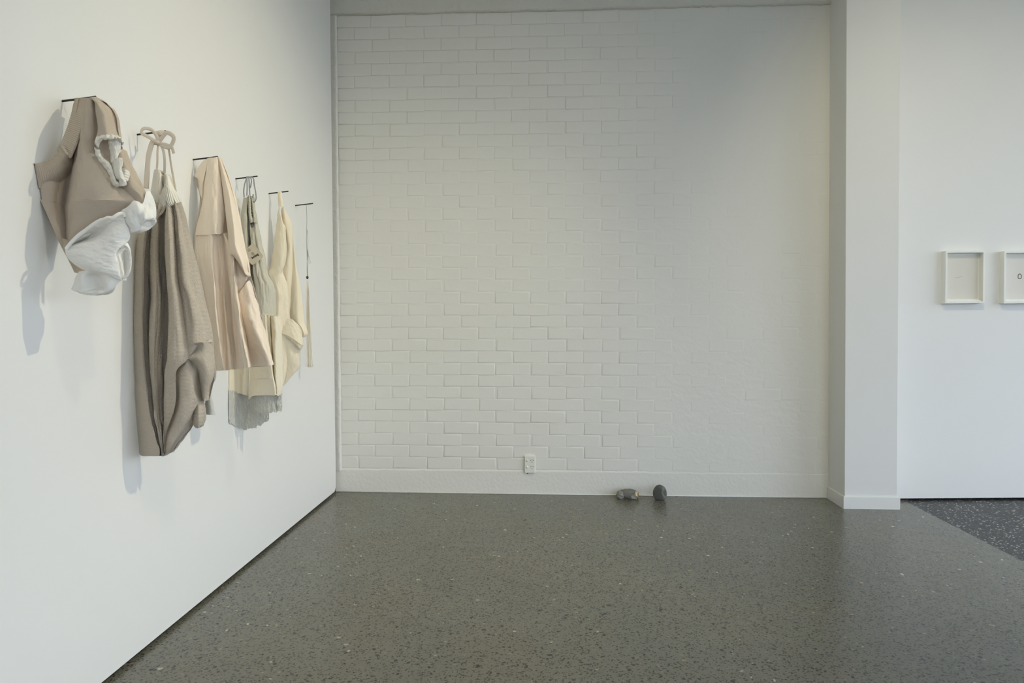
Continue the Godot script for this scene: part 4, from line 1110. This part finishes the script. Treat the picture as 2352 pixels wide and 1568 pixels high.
func stones() -> void:
	var o := thing("broken_stone", "long grey stone with a cream broken end lying by the brick wall", "stone", Vector3(1.99, 0.0, 0.085))
	var down := [Vector3(0, -1, 0), 0.42]
	obj("stone_body", lump(Vector3(0.132, 0.066, 0.062), 0.12, [down, [Vector3(0.75, -0.5, 0.45).normalized(), 0.36], [Vector3(0.1, 0.9, 0.3).normalized(), 0.44]], 3.0), M.clay_grey, o, Vector3(0.004, 0.0335, 0))
	obj("wrapped_end", lump(Vector3(0.054, 0.062, 0.068), 0.2, [down], 9.0), M.clay_pale, o, Vector3(-0.048, 0.0245, 0.003)).rotation.z = -0.35
	obj("broken_end", lump(Vector3(0.034, 0.036, 0.052), 0.35, [[Vector3(0.6, 0.3, 0.7).normalized(), 0.3]], 14.0), M.crystal_cream, o, Vector3(0.056, 0.034, 0.008))
	obj("ochre_edge", lump(Vector3(0.026, 0.042, 0.046), 0.35, [[Vector3(0.9, 0.2, 0.3).normalized(), 0.3]], 17.0), M.crystal_ochre, o, Vector3(0.066, 0.026, 0.0))
	obj("grey_facet", lump(Vector3(0.056, 0.046, 0.05), 0.3, [down, [Vector3(0.2, 0.3, 0.9).normalized(), 0.28]], 21.0), M.clay_pale, o, Vector3(0.036, 0.021, 0.012))
	var e := thing("split_stone", "dark grey egg-shaped stone split down the front, standing by brick wall", "stone", Vector3(2.2, 0.0, 0.10))
	obj("stone_body", lump(Vector3(0.090, 0.108, 0.076), 0.05, [[Vector3(0, -1, 0), 0.43], [Vector3(-0.55, 0.05, 0.83).normalized(), 0.34], [Vector3(-0.75, 0.62, 0.2).normalized(), 0.42]], 31.0), M.clay_dark, e, Vector3(0, 0.0455, 0))
	obj("split_half", lump(Vector3(0.056, 0.098, 0.070), 0.05, [[Vector3(0, -1, 0), 0.40], [Vector3(0.6, 0.1, 0.8).normalized(), 0.36]], 36.0), M.clay_grey, e, Vector3(0.018, 0.046, 0.004)).rotation.z = 0.12


func socket() -> void:
	var o := thing("power_socket", "white double power socket with two switches low on the brick wall", "socket", Vector3(1.336, 0.208, 0.0))
	obj("plate", bevel_box(Vector3(-0.037, -0.06, -0.006), Vector3(0.037, 0.06, 0.018), 0.004), M.white_plastic, o)
	for s in [1, -1]:
		var y: float = 0.0215 * s + 0.004
		var sw := obj("switch", lathe([Vector2(0, 0.003), Vector2(0.0075, 0.0028), Vector2(0.009, 0.0), Vector2(0.009, -0.003), Vector2(0, -0.003)], 24), M.white_plastic, o, Vector3(-0.0185, y, 0.0185))
		sw.rotation = Vector3(PI / 2 + 0.22 * s, 0, 0)
		for k in 3:
			var b := bevel_box(Vector3(-0.0014, -0.0045, -0.0005), Vector3(0.0014, 0.0045, 0.0004), 0.0)
			var slot := obj("pin_slot", b, M.slot_black, o, Vector3(0.0145 + [-0.0075, 0.0075, 0.0][k], y + [0.004, 0.004, -0.009][k], 0.0181))
			slot.rotation.z = [-0.52, 0.52, 0.0][k]
	obj("cable_stub", tube([Vector3(-0.016, -0.058, 0.004), Vector3(-0.016, -0.066, 0.004)], 0.0035), M.slot_black, o)


func frames() -> void:
	var turn := 0.074
	for k in 2:
		var label: String = ["white box frame beside the column, holding a paper with a faint pencil stroke", "white box frame at the right edge, holding a paper with a small arched ring"][k]
		var o := thing("box_frame", label, "picture frame", Vector3(4.1535 + 0.385 * k, 1.4705, 0.0198 - 0.0285 * k), "white box frames on the right wall")
		o.rotation = Vector3(0, turn, 0.012)
		var w := 0.1305
		var h := 0.170
		var d := 0.043
		var b := 0.013
		# four mitred rails
		for s in [0, 1, 2, 3]:
			var st := begin(false)
			var out := [Vector2(-w, -h), Vector2(w, -h), Vector2(w, h), Vector2(-w, h)]
			var inn := [Vector2(-w + b, -h + b), Vector2(w - b, -h + b), Vector2(w - b, h - b), Vector2(-w + b, h - b)]
			var a: Vector2 = out[s]
			var a2: Vector2 = out[(s + 1) % 4]
			var c: Vector2 = inn[s]
			var c2: Vector2 = inn[(s + 1) % 4]
			var z := func(q: Vector2, zz: float) -> Vector3: return Vector3(q.x, q.y, zz)
			quad(st, z.call(c, d), z.call(c2, d), z.call(a2, d), z.call(a, d))
			quad(st, z.call(a, d), z.call(a2, d), z.call(a2, 0), z.call(a, 0))
			quad(st, z.call(c2, d), z.call(c, d), z.call(c, 0.002), z.call(c2, 0.002))
			quad(st, z.call(a, 0), z.call(a2, 0), z.call(c2, 0.002), z.call(c, 0.002))
			obj("rail", done(st), M.frame_white, o)
		obj("backing", bevel_box(Vector3(-w + b, -h + b, 0.002), Vector3(w - b, h - b, 0.006), 0.0), M.frame_white, o)
		obj("lower_ledge", bevel_box(Vector3(-w + b, -h + b, 0.006), Vector3(w - b, -h + b + 0.011, 0.026), 0.001), M.frame_white, o)  # raised white strip for the pale band along the inner bottom edge
		var paper := mat("paper_%d" % k, Color.WHITE, 0.9, 0.2)
		paper.albedo_texture = drawing(k)
		var pm := PlaneMesh.new()
		pm.size = Vector2(2 * (w - b) - 0.022, 2 * (h - b) - 0.03)
		pm.orientation = PlaneMesh.FACE_Z
		var sheet := BoxMesh.new()
		obj("paper", pm, paper, o, Vector3(0, 0.002, 0.0075))


# the sheets: one faint pencil stroke; one small arched ring drawn with a dark line
func drawing(k: int) -> ImageTexture:
	var im := Image.create(512, 664, false, Image.FORMAT_RGB8)
	im.fill(Color(0.885, 0.87, 0.825) if k == 0 else Color(0.9, 0.89, 0.855))
	if k == 0:
		for i in 130:
			var x := 145.0 + i
			var y := 344.0 - 0.13 * i + 3.0 * sin(i * 0.05)
			ellipse(im, x, y, 2.6, 1.8, 0.0, Color(0.55, 0.53, 0.5), 0.5 - 0.35 * absf(i - 40.0) / 90.0)
	else:
		for i in 240:
			var a := TAU * i / 240.0
			var q := Vector2(cos(a), sin(a))
			var s := 1.0 / maxf(absf(q.x), absf(q.y)) if q.y > -0.2 else 1.0
			ellipse(im, 256 + q.x * 26.0 * minf(s, 1.25), 318 + q.y * 34.0 * minf(s, 1.2), 6.0, 6.0, 0.0, Color(0.36, 0.34, 0.29), 0.7)
	return ImageTexture.create_from_image(im)
